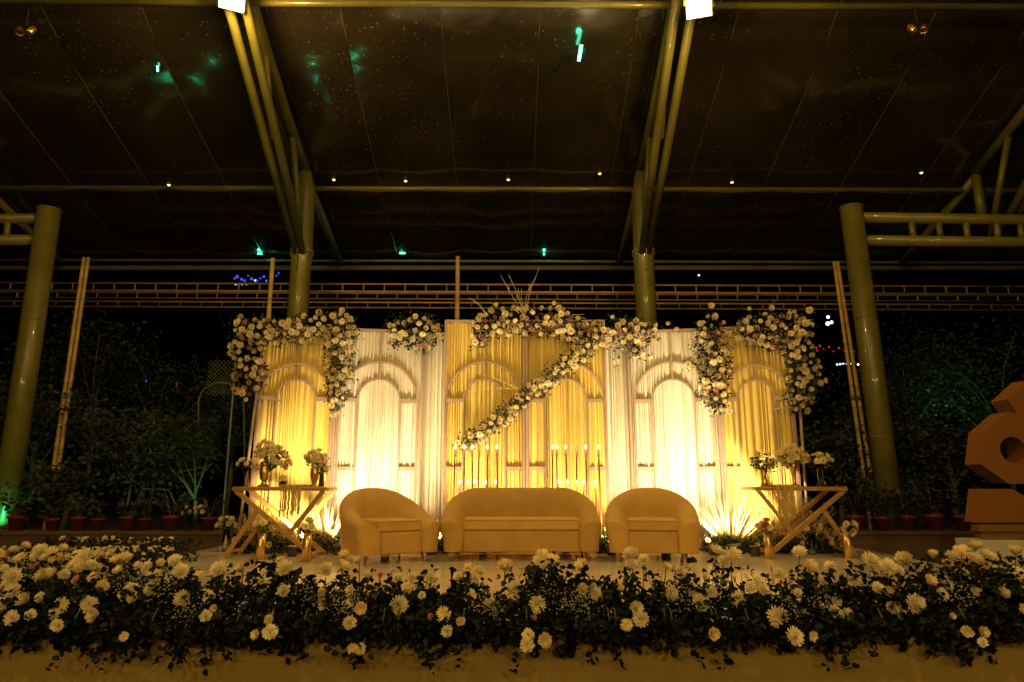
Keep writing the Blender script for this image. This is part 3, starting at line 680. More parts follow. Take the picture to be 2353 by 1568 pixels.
# ------------------------------------------------------------------ sofa and tub chairs
def tub(name, lab, cat, loc, rz, W, Dp, Rc, T):
    t = thing(name, lab, cat, loc, rz); hw = W/2; ins = .05
    path = []; hw2 = hw-ins; yb = Dp/2-ins; yf = -Dp/2+.06
    for f in np.linspace(0, 1, 7): path.append((-hw2, yf+(yb-Rc-yf)*f, -1, 0))
    for a in np.linspace(0, math.pi/2, 8)[1:]: path.append((-hw2+Rc-Rc*math.cos(a), yb-Rc+Rc*math.sin(a), -math.cos(a), math.sin(a)))
    nx = max(2, int((2*hw2-2*Rc)/.12))
    for f in np.linspace(0, 1, nx+1)[1:]: path.append((-hw2+Rc+(2*hw2-2*Rc)*f, yb, 0, 1))
    for a in np.linspace(0, math.pi/2, 8)[1:]: path.append((hw2-Rc+Rc*math.sin(a), yb-Rc+Rc*math.cos(a), math.sin(a), math.cos(a)))
    for f in np.linspace(0, 1, 7)[1:]: path.append((hw2, yb-Rc+(yf-yb+Rc)*f, 1, 0))
    S = [0]
    for a, b in zip(path, path[1:]): S.append(S[-1]+math.hypot(b[0]-a[0], b[1]-a[1]))
    vs = []; K = None; tot = S[-1]; arm = (yb-yf)
    def ring(x, y, nx_, ny_, s, shrink=1.0, push=0.0):
        e = min(s, tot-s); f = min(1, max(0, (e+.02)/(arm*1.32))); f = f*f*(3-2*f)
        top = .425+(.765-.425)*f; th = T*(1-.12*f)
        prof = [(-.02, .088), (-.002, .096), (.0, .13), (.004, .24), (.016, top*.60), (.036, top*.80), (.040, top*.91), (.018, top*.985), (-th*.20, top*1.01), (-th*.50, top*.97), (-th*.74, top*.88), (-th*.90, top*.76), (-th*(1.0+.06*f), .40), (-th*(1.0+.12*f), .25), (-th*1.0, .11), (-th*.96, .09)]
        c0 = (-th*.82, top*.45); out = []
        for o, z in prof:
            o = c0[0]+(o-c0[0])*shrink; z = c0[1]+(z-c0[1])*(1-(1-shrink)*.2)
            out.append((x+nx_*o, y+ny_*o-push, z))
        return out
    rings = []
    x, y, a, b = path[0]
    rings += [ring(x, y, a, b, 0, .30, .078), ring(x, y, a, b, 0, .60, .074), ring(x, y, a, b, 0, .82, .054), ring(x, y, a, b, 0, .95, .026)]
    for (x, y, a, b), s in zip(path, S): rings.append(ring(x, y, a, b, s))
    x, y, a, b = path[-1]
    rings += [ring(x, y, a, b, tot, .95, .026), ring(x, y, a, b, tot, .82, .054), ring(x, y, a, b, tot, .60, .074), ring(x, y, a, b, tot, .30, .078)]
    K = len(rings[0]); fs = []
    for r in rings: vs += r
    for i in range(len(rings)-1):
        for j in range(K): j2 = (j+1) % K; fs.append((i*K+j, i*K+j2, (i+1)*K+j2, (i+1)*K+j))
    fs.append(tuple(range(K))[::-1]); fs.append(tuple(range((len(rings)-1)*K, len(rings)*K)))
    MB().add(vs, fs).build('shell', M_velvet, t, smooth=True, local=True, subsurf=2)
    iw = W-2*(T+ins)+.03; fy = -Dp/2+.035
    # welt down each arm front
    for s in (-1, 1):
        xx = s*(hw-ins-T*.98); MB().tube([(xx, fy-.012, .12), (xx, fy-.02, .28), (xx, fy-.012, .40)], .006, 6).build('piping', M_velvet, t, smooth=True, local=True)
    def cushion(z0, z1, y0, y1, wd, nm, crown, m):
        nx_, ny_ = 14, 8; b = MB(); vs = []; r = .028
        for lay, (zz, inn) in enumerate(((z0, .012), (z0+.012, 0), (z1-r, 0), (z1-r*.3, .008), (z1, .03))):
            for j in range(ny_+1):
                for i in range(nx_+1): pass
        b.box((0, (y0+y1)/2, (z0+z1)/2), (wd, y1-y0, z1-z0))
        return b.build(nm, m, t, local=True, bevel=.022, smooth=False)
    cushion(.09, .315, fy, Dp/2-.16, iw+.03, 'base', 0, M_velvet)
    c = cushion(.318, .435, fy+.012, Dp/2-.18, iw+.004, 'seat_cushion', .02, M_velvet2)
    for o in t.children:
        if o.name.startswith(('base', 'seat')): o.data.polygons.foreach_set('use_smooth', [True]*len(o.data.polygons)); o.modifiers['bevel'].segments = 4; o.modifiers['bevel'].harden_normals = True
    MB().tube([(-iw/2+.01, fy+.010, .425), (iw/2-.01, fy+.010, .425)], .006, 6).build('seat_piping', M_velvet2, t, smooth=True, local=True)
    MB().box((0, Dp/2-.3, .095), (W-.32, Dp-.35, .03)).build('underside', M_black, t, local=True) if False else None
    for sx in (-1, 1):
        for sy in (-1, 1):
            MB().tube([(sx*(hw-.19), sy*(Dp/2-.17), .115), (sx*(hw-.17), sy*(Dp/2-.15), 0)], [.022, .012], 10).build('leg', M_wood, t, smooth=True, local=True)
    return t
tub('sofa', 'long mustard velvet sofa with rounded back in the middle of the stage', 'sofa', (.10, 8.02, 0), 0, 1.78, .84, .32, .22)
tub('tub_chair', 'mustard velvet tub chair left of the sofa, turned towards it', 'armchair', (-1.40, 7.74, 0), R(36), 1.02, .86, .38, .22)
tub('tub_chair', 'mustard velvet tub chair right of the sofa, facing the front', 'armchair', (1.56, 7.90, 0), R(-9), 1.04, .88, .38, .22)

# ------------------------------------------------------------------ side tables
def side_table(lab, cx, Y, flip):
    t = thing('side_table', lab, 'table', (cx, Y, 0), 0, 'wooden side tables with slanted legs'); H = .765
    def X(v): return v*flip
    for Yf in (-.21, .21):
        m = [((-.50, .735), (.43, 0.0), 'long_leg'), ((.49, .735), (.135, .255), 'short_brace'), ((-.25, .50), (-.57, 0.0), 'foot_leg')]
        for (a, b, nm) in m:
            MB().beam((X(a[0]), Yf, a[1]), (X(b[0]), Yf+(.003 if nm != 'long_leg' else 0), b[1]+.012), .05, .034).build(nm, M_wood, t, local=True, bevel=.003)
    for (a, z) in ((.40, .05), (-.53, .07), (.13, .24)):
        MB().beam((X(a), -.19, z), (X(a), .19, z), .03, .03, (0, 0, 1)).build('cross_rail', M_wood, t, local=True)
    for Yf in (-.225, .225): MB().beam((-.53, Yf, .748), (.53, Yf, .748), .045, .032, (0, 0, 1)).build('top_rail', M_wood, t, local=True, bevel=.003)
    for x in (-.512, .512): MB().beam((x, -.20, .748), (x, .20, .748), .045, .032, (0, 0, 1)).build('top_rail', M_wood, t, local=True, bevel=.003)
    MB().box((0, 0, .772), (1.05, .48, .012)).build('table_top', M_brass, t, local=True)
    return t
TL = onfloor(633, 1284); TRt = onfloor(1852, 1281)
tl = side_table('wooden side table with slanted legs at the left end of the stage', TL.x, TL.y+.21, 1)
tr = side_table('wooden side table with slanted legs at the right end of the stage', TRt.x, TRt.y+.21, -1)
TOP = .779
def bead_garland(t0, x0, x1, lab, seed):
    rg = random.Random(seed); Y = t0.location.y; yf = Y-.245
    t = thing('bead_garland', lab, 'bead garland', ((x0+x1)/2, Y, TOP), 0, 'pearl strands hanging over the tables')
    bm = MB().ball((0, 0, 0), .0085, 6, 4).mesh('bead', M_bead); n = 12
    for k in range(n):
        x = x0+(x1-x0)*k/(n-1)+rg.uniform(-.006, .006); b = MB(); L = rg.uniform(.26, .42)*(1-.3*abs(k/(n-1)-.5))
        pts = [(x+rg.uniform(-.03, .03), Y+.02-i*.02, TOP+.012) for i in range(13)]
        zz = TOP; i = 0
        while zz > TOP-L: pts.append((x+.004*math.sin(i), yf-.012-.002*math.cos(i*1.3), zz)); zz -= .0165; i += 1
        for p in pts: b.ball(p, .0115*rg.uniform(.85, 1.15), 6, 4)
        b.build('bead_strand', M_bead, t, smooth=True, kind='stuff')
lx0 = at(655, 1122, 7.95).x; lx1 = at(697, 1122, 7.95).x
bead_garland(tl, lx0, lx1, 'strands of gold pearls hanging over the left table edge', 1)
bead_garland(tr, at(1786, 1122, 7.95).x, at(1826, 1122, 7.95).x, 'strands of gold pearls hanging over the right table edge', 2)

# ------------------------------------------------------------------ vases and bouquets
URN = [(.0, 0), (.075, 0), (.075, .015), (.035, .03), (.028, .06), (.05, .085), (.062, .15), (.06, .22), (.045, .25), (.072, .27), (.066, .27), (.04, .24)]
TRUMP = [(.0, 0), (.06, 0), (.055, .012), (.018, .03), (.02, .10), (.035, .2), (.06, .28), (.055, .28), (.03, .2)]
CYL = [(.0, 0), (.037, 0), (.037, .24), (.033, .24), (.033, .012), (0, .012)]
FLARE = [(.0, 0), (.05, 0), (.035, .05), (.03, .12), (.05, .22), (.046, .22), (.027, .12), (.03, .05), (0, .02)]
BUD = [(.0, 0), (.03, 0), (.034, .03), (.022, .14), (.028, .2), (.024, .2), (.018, .14)]
def vase(name, lab, prof, p, m, s=1.0, rip=0, lobes=8, cat='vase'):
    o = MB().lathe([(r*s, z*s) for r, z in prof], (0, 0, 0), 28, 0, rip, lobes).build(name, m, smooth=True); o.location = p
    return tag(o, lab, cat)
def bouquet(lab, p, rad, n, dia, leaves=160, squash=.8, kinds=None, gyp=0, skew=(0, 0)):
    rad *= 1.04; dia *= 1.08; n = int(n*1.5); p = Vector(p); t = thing('bouquet', lab, 'bouquet', p)
    pts = []; k = 0; used = []
    for _ in range(800):
        if k >= n: break
        v = Vector((random.gauss(0, 1), random.gauss(0, 1)-.35, abs(random.gauss(0, 1))*.9-.25)).normalized()
        c = p+Vector((v.x*rad+skew[0]*v.x*v.x, v.y*rad*.8, v.z*rad*squash+rad*.45+skew[1]*v.x))
        if all((c-u).length > dia*.60 for u in used):
            used.append(c); bloom(t, c, dia*rnd(.85, 1.15), v+Vector((0, -.3, .1)), (kinds[k % len(kinds)] if kinds else None)); k += 1
    for u in used:
        for _ in range(max(3, leaves//n)):
            q = p+(u-p)*rnd(.55, 1.1); pts.append((q.x+rnd(-.05, .05), q.y+rnd(-.04, .06), q.z+rnd(-.06, .03)))
    foliage(t, pts, [rnd(.025, .045) for _ in pts], M_leaf2 if leaves % 2 else M_leaf)
    b = MB()
    for u in used: b.tube([p-Vector((0, 0, .10)), p.lerp(u, .5), u], .003, 4)
    b.build('stem', M_stem, t, kind='stuff')
    if gyp: sprays(t, used, n=gyp, rad=.04)
    return t
TY = tl.location.y; RY = tr.location.y
def tp(px, Y, dz=0): return Vector((at(px, 1120, Y).x, Y, TOP+dz))
a = tp(606, TY-.02); vase('urn', 'tall gold urn on the left table under the biggest bouquet', URN, a, M_brass, .95); bouquet('biggest white flower bouquet in the gold urn on the left table', a+Vector((.05, 0, .26)), .17, 22, .088, 181, .8, skew=(.05, -.08))
a = tp(566, TY-.08); vase('vase', 'slim ribbed glass vase at the left end of the left table', CYL, a, M_glass, .9, .04, 14); bouquet('few white flowers in the slim vase at the left table end', a+Vector((-.03, 0, .21)), .075, 4, .075, 40)
a = tp(722, TY+.05); vase('urn', 'gold urn at the right side of the left table', URN, a, M_brass, .9); bouquet('round white bouquet in the gold urn at the right of the left table', a+Vector((0, 0, .25)), .11, 13, .075, 101, .9)
a = tp(738, TY-.1); vase('vase', 'dark ribbed bottle vase on the right of the left table', BUD, a, M_dglass, 1.0, .05, 12); bouquet('small drooping flowers in the dark bottle vase on the left table', a+Vector((.01, 0, .17)), .05, 3, .06, 41)
a = tp(668, TY-.05)
JAR = [(.0, 0), (.045, 0), (.05, .01), (.05, .10), (.042, .115), (.042, .125), (.038, .125), (.038, .11), (.045, .1), (.045, .015), (0, .012)]
tj = thing('candle_jar', 'glass jar with a candle beside the big urn on the left table', 'candle jar', tp(650, TY))
MB().lathe(JAR, (0, 0, 0), 24).build('glass', M_glass, tj, smooth=True, local=True); MB().lathe([(0, .014), (.036, .014), (.036, .06), (0, .062)], (0, 0, 0), 18).build('wax', M_petal, tj, smooth=True, local=True)
a = tp(1757, RY); vase('urn', 'gold flared vase at the left of the right table', FLARE, a, M_brass, .95); bouquet('airy leafy bouquet at the left of the right table', a+Vector((0, 0, .21)), .12, 9, .06, 321, 1.0, gyp=14)
a = tp(1826, RY-.03); vase('vase', 'tall gold trumpet vase in the middle of the right table', TRUMP, a, M_brass, 1.05); bouquet('rounded pale bouquet in the trumpet vase on the right table', a+Vector((0, 0, .29)), .13, 14, .095, 120, .7)
a = tp(1888, RY-.02); vase('vase', 'clear flared glass vase at the right of the right table', FLARE, a, M_glass, 1.15); bouquet('wide white bouquet in the clear vase at the right table end', a+Vector((0, 0, .25)), .12, 10, .088, 60, .5)
# floor vases
for i, (px, py, s, lab, nb, kn) in enumerate(((517, 1266, 1.05, 'clear cylinder vase on the floor left of the left table', 6, None), (597, 1286, 1.15, 'gold cylinder vase on the floor under the left table', 3, None),
        (703, 1291, 1.2, 'gold cylinder vase on the floor at the right legs of the left table', 4, None), (1768, 1284, 1.15, 'dark gold cylinder vase on the floor left of the right table', 5, ROSES[:1]+MUMS[:3]),
        (1867, 1275, 1.0, 'slim clear vase on the floor under the right table', 4, None), (1952, 1284, 1.15, 'gold cylinder vase on the floor at the right end of the right table', 4, MUMS[2:]),
        (432, 1222, .8, 'slim clear vase behind the left stage corner, left one', 3, None), (462, 1222, .8, 'slim clear vase behind the left stage corner, right one', 3, None))):
    p = onfloor(px, py) if i < 6 else at(px, py-2, 11.35)
    s2 = s if i < 6 else 1.0
    vase('floor_vase', lab, CYL, p, M_glass if i in (0, 4, 6, 7) else M_brass, s2, .03, 12, 'vase')
    bouquet(lab.replace('cylinder vase', 'vase').replace('clear vase', 'vase').replace('slim', 'white').replace('gold', 'mixed').replace('clear', 'white').replace('vase', 'flowers in the vase', 1), p+Vector((0, 0, .25*s2)), .09, nb, .085, 60+nb, .9, kn, gyp=4)

# ------------------------------------------------------------------ floor planting by the backdrop
def floor_bed(lab, pts2, n_bloom, n_leaf, h=.22):
    p0 = atfloor(pts2[0][0], 8.5); t = thing('floor_flowers', lab, 'flower bed', p0, 0, 'flowers on the floor before the backdrop')
    pts = []; szs = []
    xs = [atfloor(q[0], 8.5) for q in pts2]
    def samp():
        k = random.randrange(len(xs)-1); f = random.random(); c = xs[k].lerp(xs[k+1], f); return Vector((c.x, c.y+rnd(-.12, .14), 0))
    for _ in range(n_leaf):
        c = samp(); z = h*random.random()**1.3*rnd(.5, 1.1); pts.append((c.x, c.y, z+.01)); szs.append(rnd(.03, .06))
    for i in range(n_bloom):
        c = samp(); c.z = h*rnd(.45, 1.15); bloom(t, c, rnd(.07, .09), (rnd(-.5, .5), -1, rnd(.1, 1)), ROSES[0] if i % 9 == 8 else None)
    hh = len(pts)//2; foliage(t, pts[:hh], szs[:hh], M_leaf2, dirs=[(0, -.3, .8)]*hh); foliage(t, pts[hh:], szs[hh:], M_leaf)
    return t
floor_bed('leafy flower bed under and behind the left table', [(530, 1246), (640, 1244), (775, 1240)], 12, 1500)
floor_bed('leafy flower bed between right chair and right table', [(1618, 1240), (1700, 1242), (1800, 1245)], 8, 1100, .2)
floor_bed('leafy flower bed under the right table', [(1800, 1246), (1860, 1247), (1925, 1248)], 7, 800, .2)
floor_bed('green leaves in the gap between left chair and sofa', [(985, 1236), (1035, 1236)], 2, 380, .3)
floor_bed('green leaves in the gap between sofa and right chair', [(1368, 1236), (1410, 1236)], 1, 320, .3)
def grass_fan(lab, px, py, n, h, spread, Yo=0, m=None, lean=0):
    p = atfloor(px, 8.55+Yo); t = thing('grass_fan', lab, 'dry grass', p, 0, 'fans of dry grass on the floor'); b = MB()
    for i in range(n):
        a = rnd(-spread, spread)+lean; L = h*rnd(.6, 1.05); q = p+Vector((math.sin(a)*L, rnd(-.2, .12), math.cos(a)*L*.95)); mid = p.lerp(q, .5)+Vector((0, 0, .04*L))
        s = Vector((rnd(-.02, .02), rnd(-.02, .02), 0)); w_ = .005
        b.add([p+s-Vector((w_, 0, 0)), p+s+Vector((w_, 0, 0)), mid+Vector((w_, 0, 0)), mid-Vector((w_, 0, 0)), q], [(0, 1, 2, 3), (3, 2, 4)])
        for k in range(5):
            c = mid.lerp(q, .3+.14*k); b.add([c, c+Vector((rnd(-.012, .012), rnd(-.01, .01), .022)), c+Vector((.003, 0, .012))], [(0, 1, 2)])
    b.build('blades', m or M_straw, t, kind='stuff')
grass_fan('dry grass fan behind the left table legs', 590, 1240, 90, .5, .7)
grass_fan('dry grass fan between left table and left chair', 752, 1242, 50, .6, .45)
grass_fan('widest dry grass fan beside the right chair', 1680, 1243, 90, .72, .85)
grass_fan('brightly lit dry grass fan behind the right table', 1835, 1243, 90, .75, .6, 0, None, .25)
grass_fan('low dry grass fan at the right stage end', 1890, 1250, 60, .4, .9, 0, None, .5)
grass_fan('dry grass beside the left chair back', 985, 1238, 30, .45, .4)

# ------------------------------------------------------------------ uplights
def uplight(px, py, lab, e, aimx=0.0, big=False, Yo=0.0, az=2.1):
    p = atfloor(px, 8.28+Yo); t = thing('uplight', lab, 'uplight', p, 0, 'uplights at the foot of the backdrop')
    c = p+Vector((0, 0, .09))
    MB().lathe([(0, 0), (.05, 0), (.055, .02), (.05, .08), (.062, .11), (.055, .115), (.048, .09), (0, .09)], p, 18).build('housing', M_black, t, smooth=True)
    MB().lathe([(0, .098), (.046, .097), (.046, .092)], p, 16).build('lens', M_uplens, t, smooth=True)
    MB().tube([p+Vector((0, .05, .02)), p+Vector((.15, .2, .006)), p+Vector((.35, .25, .006))], .005, 5).build('cable', M_cable, t)
    Yw = 9.05; lamp('SPOT', 'uplight_lamp', p+Vector((0, 0, .13)), e, UP, t, (p.x+aimx, Yw, az), .05, 118, .9)
uplight(672, 1243, 'uplight at the foot of the far left gold panel', P_UP*1.9, 0, Yo=-.16)
uplight(775, 1240, 'uplight beside the left tub chair', P_UP, .1)
uplight(885, 1238, 'uplight behind the left tub chair', P_UP*.7)
uplight(990, 1236, 'uplight in the gap left of the sofa', P_UP*1.0)
uplight(1110, 1236, 'uplight behind the left half of the sofa', P_UP*1.0, Yo=.22)
uplight(1300, 1236, 'uplight behind the right half of the sofa', P_UP*1.0, Yo=.22)
uplight(1405, 1236, 'uplight in the gap right of the sofa', P_UP)
uplight(1530, 1238, 'uplight behind the right tub chair', P_UP*.7)
uplight(1640, 1240, 'uplight right beside the right tub chair', P_UP)
uplight(1735, 1244, 'uplight at the foot of the far right gold panel', P_UP*1.9, 0, Yo=-.16)
t = thing('par_can', 'black spotlight lying before the far right gold panel', 'spotlight', atfloor(1690, 8.35))
MB().tube([(-.10, 0, .06), (.07, 0, .075)], .055, 16).build('body', M_black, t, smooth=True, local=True); MB().beam((-.05, -.06, .02), (.05, -.06, .02), .02, .01).beam((-.05, .06, .02), (.05, .06, .02), .02, .01).build('bracket', M_black, t, local=True)

# ------------------------------------------------------------------ front flower bank
A1 = [(30,340,60),(85,400,110),(100,490,120),(20,480,100),(20,580,100),(85,670,90),(215,650,90),(185,555,100),(285,535,80),(425,585,95),(370,650,80),(400,720,80),(140,275,110),(170,190,80),(280,220,110),(100,210,70),(320,270,80),(310,395,130),(440,380,90),(500,320,100),(590,280,130),(560,340,90),(640,400,90),(710,465,90),(610,580,120),(665,645,100),(790,290,90),(850,280,100),(810,350,90),(950,320,70),(900,480,100),(920,540,110),(860,510,80),(1045,480,85),(1075,390,90),(1100,300,70),(1240,360,100),(1250,540,95),(1370,400,100),(1440,530,90),(1410,660,100),(1470,610,60),(1500,350,110),(1200,290,90),(1670,610,85),(1660,350,110),(1850,640,60),(1840,690,70),(1945,490,100),(1760,790,90),(1850,770,110),(2210,520,110),(2230,350,90),(1930,290,90),(1950,340,110),(2330,310,60),(2210,590,70),(850,800,70),(1800,460,90),(430,210,80),(540,300,90),(620,320,100),(240,260,90),(350,380,90),(60,450,90),(690,450,60),(1010,320,80)]
A2 = [(30,260,90),(130,290,80),(40,330,90),(190,390,80),(75,490,70),(145,605,90),(65,705,110),(80,880,80),(140,885,80),(400,410,80),(490,400,80),(470,470,90),(400,590,110),(560,520,60),(620,400,80),(715,650,110),(735,760,90),(825,700,80),(895,520,95),(810,395,80),(880,330,80),(950,370,90),(920,400,80),(1130,335,110),(1015,565,60),(1140,520,70),(1200,470,90),(1195,540,80),(1385,245,100),(1450,280,100),(1360,290,80),(1400,310,70),(1465,480,90),(1350,580,110),(1290,790,100),(1280,860,100),(1400,825,105),(1665,340,110),(1660,480,80),(1750,510,90),(1735,460,60),(1990,250,110),(2080,280,90),(2000,310,90),(2230,330,80),(2260,500,90),(2020,610,100),(2060,680,100),(1960,720,100),(1920,470,60),(2330,350,60)]
A3 = [(250,220,110),(350,260,120),(300,290,90),(50,370,70),(100,490,100),(130,570,110),(215,500,90),(165,400,70),(400,545,110),(480,460,80),(560,480,80),(530,420,70),(670,665,120),(680,380,80),(820,240,120),(880,350,110),(800,500,70),(970,420,80),(1030,330,90),(1070,560,70),(1050,630,100),(1135,650,100),(1190,410,120),(1350,470,90),(1420,500,90),(1450,600,100),(1600,580,120),(1300,290,110),(1420,330,110),(1535,285,110),(1730,255,90),(1700,430,110),(1780,510,110),(1820,450,70),(1490,360,90),(780,800,110),(910,800,80),(2020,495,90),(2110,450,90),(2190,510,110),(1930,220,110),(2020,200,100),(2020,280,110),(2140,270,90),(2300,240,100),(2310,370,100),(2340,610,80),(1960,770,90),(2060,770,90),(2070,840,80),(1855,660,50),(220,780,90)]
PK = [(0,520,410,50),(0,530,555,50),(1,275,380,50),(2,1460,450,40),(1,620,660,30),(2,690,430,32),(1,1330,670,30)]
OFF = (0, 781.3, 1562.5)
bank = thing('flower_bank', 'long bank of white chrysanthemums and dark leaves along the stage front', 'flower bank', (0, 4.3, 0))
blooms = []
for k, A in enumerate((A1, A2, A3)):
    for x, y, d in A: blooms.append((OFF[k]+x/2.977, 1194.7+y/2.977, d/2.977, None))
for k, x, y, d in PK: blooms.append((OFF[k]+x/2.977, 1194.7+y/2.977, d/2.977, ROSES[0]))
lp = []; ls = []; st = MB()
def depth_for(px, py):
    f = (py-1268)/(1460-1268); Y = 4.60-.70*max(-.6, min(1.05, f))
    return Y
for (px, py, d, kd) in blooms:
    Y = depth_for(px, py)-rnd(0, .05); p = at(px, py, Y); dia = d/F*Y*1.07*rnd(.82, 1.14)
    f = max(0, min(1, (py-1268)/130))
    n = Vector((rnd(-.5, .5), -(.45+.8*f), 1.0-.75*f+rnd(-.2, .2)))
    bloom(bank, p, dia, n, kd)
    base = Vector((p.x+rnd(-.04, .04), Y+rnd(.02, .1), max(.0, p.z-rnd(.16, .24)))); st.tube([p, p.lerp(base, .5)+Vector((rnd(-.01, .01), 0, 0)), base], .0035, 4)
    for _ in range(24):
        q = p.lerp(base, rnd(.25, 1.1)); lp.append((q.x+rnd(-.06, .06), q.y+rnd(-.03, .07), q.z+rnd(-.05, .02))); ls.append(rnd(.028, .046))
# filler blooms low in contrast, deeper in the bank
# foliage mass: clumps of sprigs
for _ in range(1500):
    x = rnd(-3.3, 3.5); Y = rnd(4.02, 4.62)
    hump = .5+.5*math.sin(x*2.3+1)*math.sin(x*5.1)
    top = (.09+.17*max(0, hump)*(Y > 4.15))*rnd(.6, 1.2); z0 = rnd(-.03, top)
    dx, dy, dz = rnd(-.4, .4), rnd(-.7, .2), rnd(.1, 1)
    if Y < 4.12: dz = rnd(-1, .3); z0 = rnd(-.06, .12)
    for i in range(13):
        s = i*.012; lp.append((x+dx*s+rnd(-.018, .018), Y+dy*s+rnd(-.018, .018), z0+dz*s+rnd(-.012, .012))); ls.append(rnd(.030, .056))
for _ in range(4800):
    lp.append((rnd(-3.3, 3.5), rnd(3.98, 4.16), rnd(-.03, .10)*rnd(.4, 1))); ls.append(rnd(.032, .056))
# sprigs hanging over the skirt and poking up
for px, py in ((170,1440),(490,1475),(545,1490),(915,1500),(880,1485),(1065,1470),(1135,1470),(1355,1480),(1400,1490),(1415,1478),(1530,1492),(1545,1480),(1650,1490),(1640,1500),(1950,1495),(2030,1470),(2220,1450),(2070,1470),(700,1462),(1210,1470),(1720,1465),(1810,1460),(620,1468),(350,1465)):
    p = at(px, 1424, 4.0); q = at(px+rnd(-8, 8), py, 4.04)
    for i in range(26):
        f = i/25; c = p.lerp(q, f); lp.append((c.x+rnd(-.02, .02), c.y-.03*math.sin(f*3), c.z+rnd(-.01, .01))); ls.append(rnd(.028, .045))
    st.tube([p+Vector((0, .05, .05)), p, q], .004, 4)
for _ in range(70):
    px = rnd(20, 2340); p = at(px, rnd(1300, 1325), 4.5); q = Vector((p.x+rnd(-.06, .06), 4.45, p.z-.18))
    for i in range(10):
        c = p.lerp(q, i/9); lp.append((c.x+rnd(-.018, .018), c.y+rnd(-.01, .01), c.z)); ls.append(rnd(.026, .040))
    st.tube([p, q], .002, 4)
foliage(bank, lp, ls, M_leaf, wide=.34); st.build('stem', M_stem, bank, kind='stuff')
sprays(bank, [at(x, y, 4.1) for x, y in ((430, 1395), (785, 1390), (790, 1420), (810, 1385), (720, 1370), (1110, 1390), (1150, 1400), (1130, 1375), (1310, 1385), (1330, 1395), (1350, 1375), (1820, 1395), (1900, 1385), (1870, 1400), (60, 1300), (290, 1340), (380, 1350), (1640, 1350), (1250, 1360), (1560, 1370), (2200, 1360), (420, 1430))], n=75, rad=.05)

# raised flowers at the far left and far right ends sit on wider banks
def side_bank(lab, spec, dia, nleaf, box):
    c = spec[0]; base = at(c[0], c[1], c[2]); t = thing('flower_bank', lab, 'flower bank', (base.x, base.y, box[4]))
    for (px, py, Y) in spec: p = at(px, py, Y); bloom(t, p, dia*rnd(.85, 1.15), (rnd(-.5, .5), -.7, rnd(.3, 1)), ROSES[0] if random.random() < .04 else None)
    pts = [(rnd(box[0], box[1]), rnd(box[2], box[3]), rnd(box[4], box[5])) for _ in range(nleaf)]
    foliage(t, pts, [rnd(.03, .055) for _ in pts], M_leaf); return t
sp = []
for i in range(46): sp.append((rnd(110, 395), 1242+rnd(-5, 8), 7.7))
for i in range(30): sp.append((15+i*12.6+rnd(-3, 3), 1264+rnd(-4, 4), 7.0))
for i in range(26): sp.append((rnd(260, 400), rnd(1258, 1290), 6.9))
pA = at(0, 1290, 7.0); pB = at(400, 1236, 7.0)
side_bank('far flower bank on the ground left of the stage', sp, .062, 3800, (pA.x, pB.x-.05, 6.9, 7.8, pA.z-.25, pB.z-.05))
MB().box(((pA.x+pB.x)/2, 7.4, (GZ+pA.z-.1)/2), (pB.x-pA.x, .8, pA.z-.1-GZ)).build('low_planter', M_wall)
tag(bpy.data.objects['low_planter'], 'low brown planter box under the far left flower bank', 'planter')
sp = []
for i in range(42): x = rnd(-20, 330); sp.append((x, rnd(1262, 1330)+max(0, x-200)*.12, rnd(4.7, 5.3)))
side_bank('raised white chrysanthemums heaped at the left corner of the stage front', sp, .10, 1500, (-3.6, -2.45, 4.65, 5.4, .0, .36))
sp = [(rnd(2170, 2370), rnd(1270, 1330), rnd(4.65, 5.0)) for i in range(16)]
side_bank('raised white chrysanthemums heaped at the right corner of the stage front', sp, .105, 900, (2.75, 3.6, 4.62, 5.1, .0, .33))

# ------------------------------------------------------------------ geometric sculpture at right
sx = thing('wooden_sculpture', 'stacked terracotta coloured geometric sculpture with a round hole at the right edge', 'sculpture', at(2330, 1290, 9.0))
def prism(pts, Y, dep, name, m, hole=None):
    """front outline (px,py) at distance Y extruded back; optional round hole"""
    fr = [at(x, y, Y) for x, y in pts]; c = sum(fr, Vector())/len(fr); b = MB(); N = 48
    def edge(ang):
        d = Vector((math.cos(ang), 0, math.sin(ang))); best = 9
        for a, q in zip(fr, fr[1:]+fr[:1]):
            e = q-a; den = d.x*e.z-d.z*e.x
            if abs(den) < 1e-9: continue
            tt = ((a.x-h.x)*e.z-(a.z-h.z)*e.x)/den; uu = ((a.x-h.x)*d.z-(a.z-h.z)*d.x)/den
            if tt > 0 and -1e-6 <= uu <= 1+1e-6: best = min(best, tt)
        return h+d*best
    if hole:
        h = at(hole[0], hole[1], Y); r = hole[2]/F*Y; angs = sorted([2*math.pi*i/N for i in range(N)]+[math.atan2(q.z-h.z, q.x-h.x) % (2*math.pi) for q in fr]); n = len(angs)
        vs = []
        for a in angs: vs += [edge(a), h+Vector((math.cos(a)*r, 0, math.sin(a)*r))]
        k = len(vs); vs += [v+Vector((0, dep, 0)) for v in vs]; fs = []
        for i in range(n):
            j = (i+1) % n; fs += [(2*i, 2*j, 2*j+1, 2*i+1), (2*i+k, 2*i+1+k, 2*j+1+k, 2*j+k), (2*i, 2*i+k, 2*j+k, 2*j), (2*i+1, 2*j+1, 2*j+1+k, 2*i+1+k)]
        b.add(vs, fs)
    else:
        n = len(fr); vs = fr+[v+Vector((0, dep, 0)) for v in fr]; b.add(vs, [tuple(range(n)), tuple(range(n, 2*n))[::-1]]+[(i, (i+1) % n, (i+1) % n+n, i+n) for i in range(n)])
    return b.build(name, m, sx, bevel=0 if hole else .006)
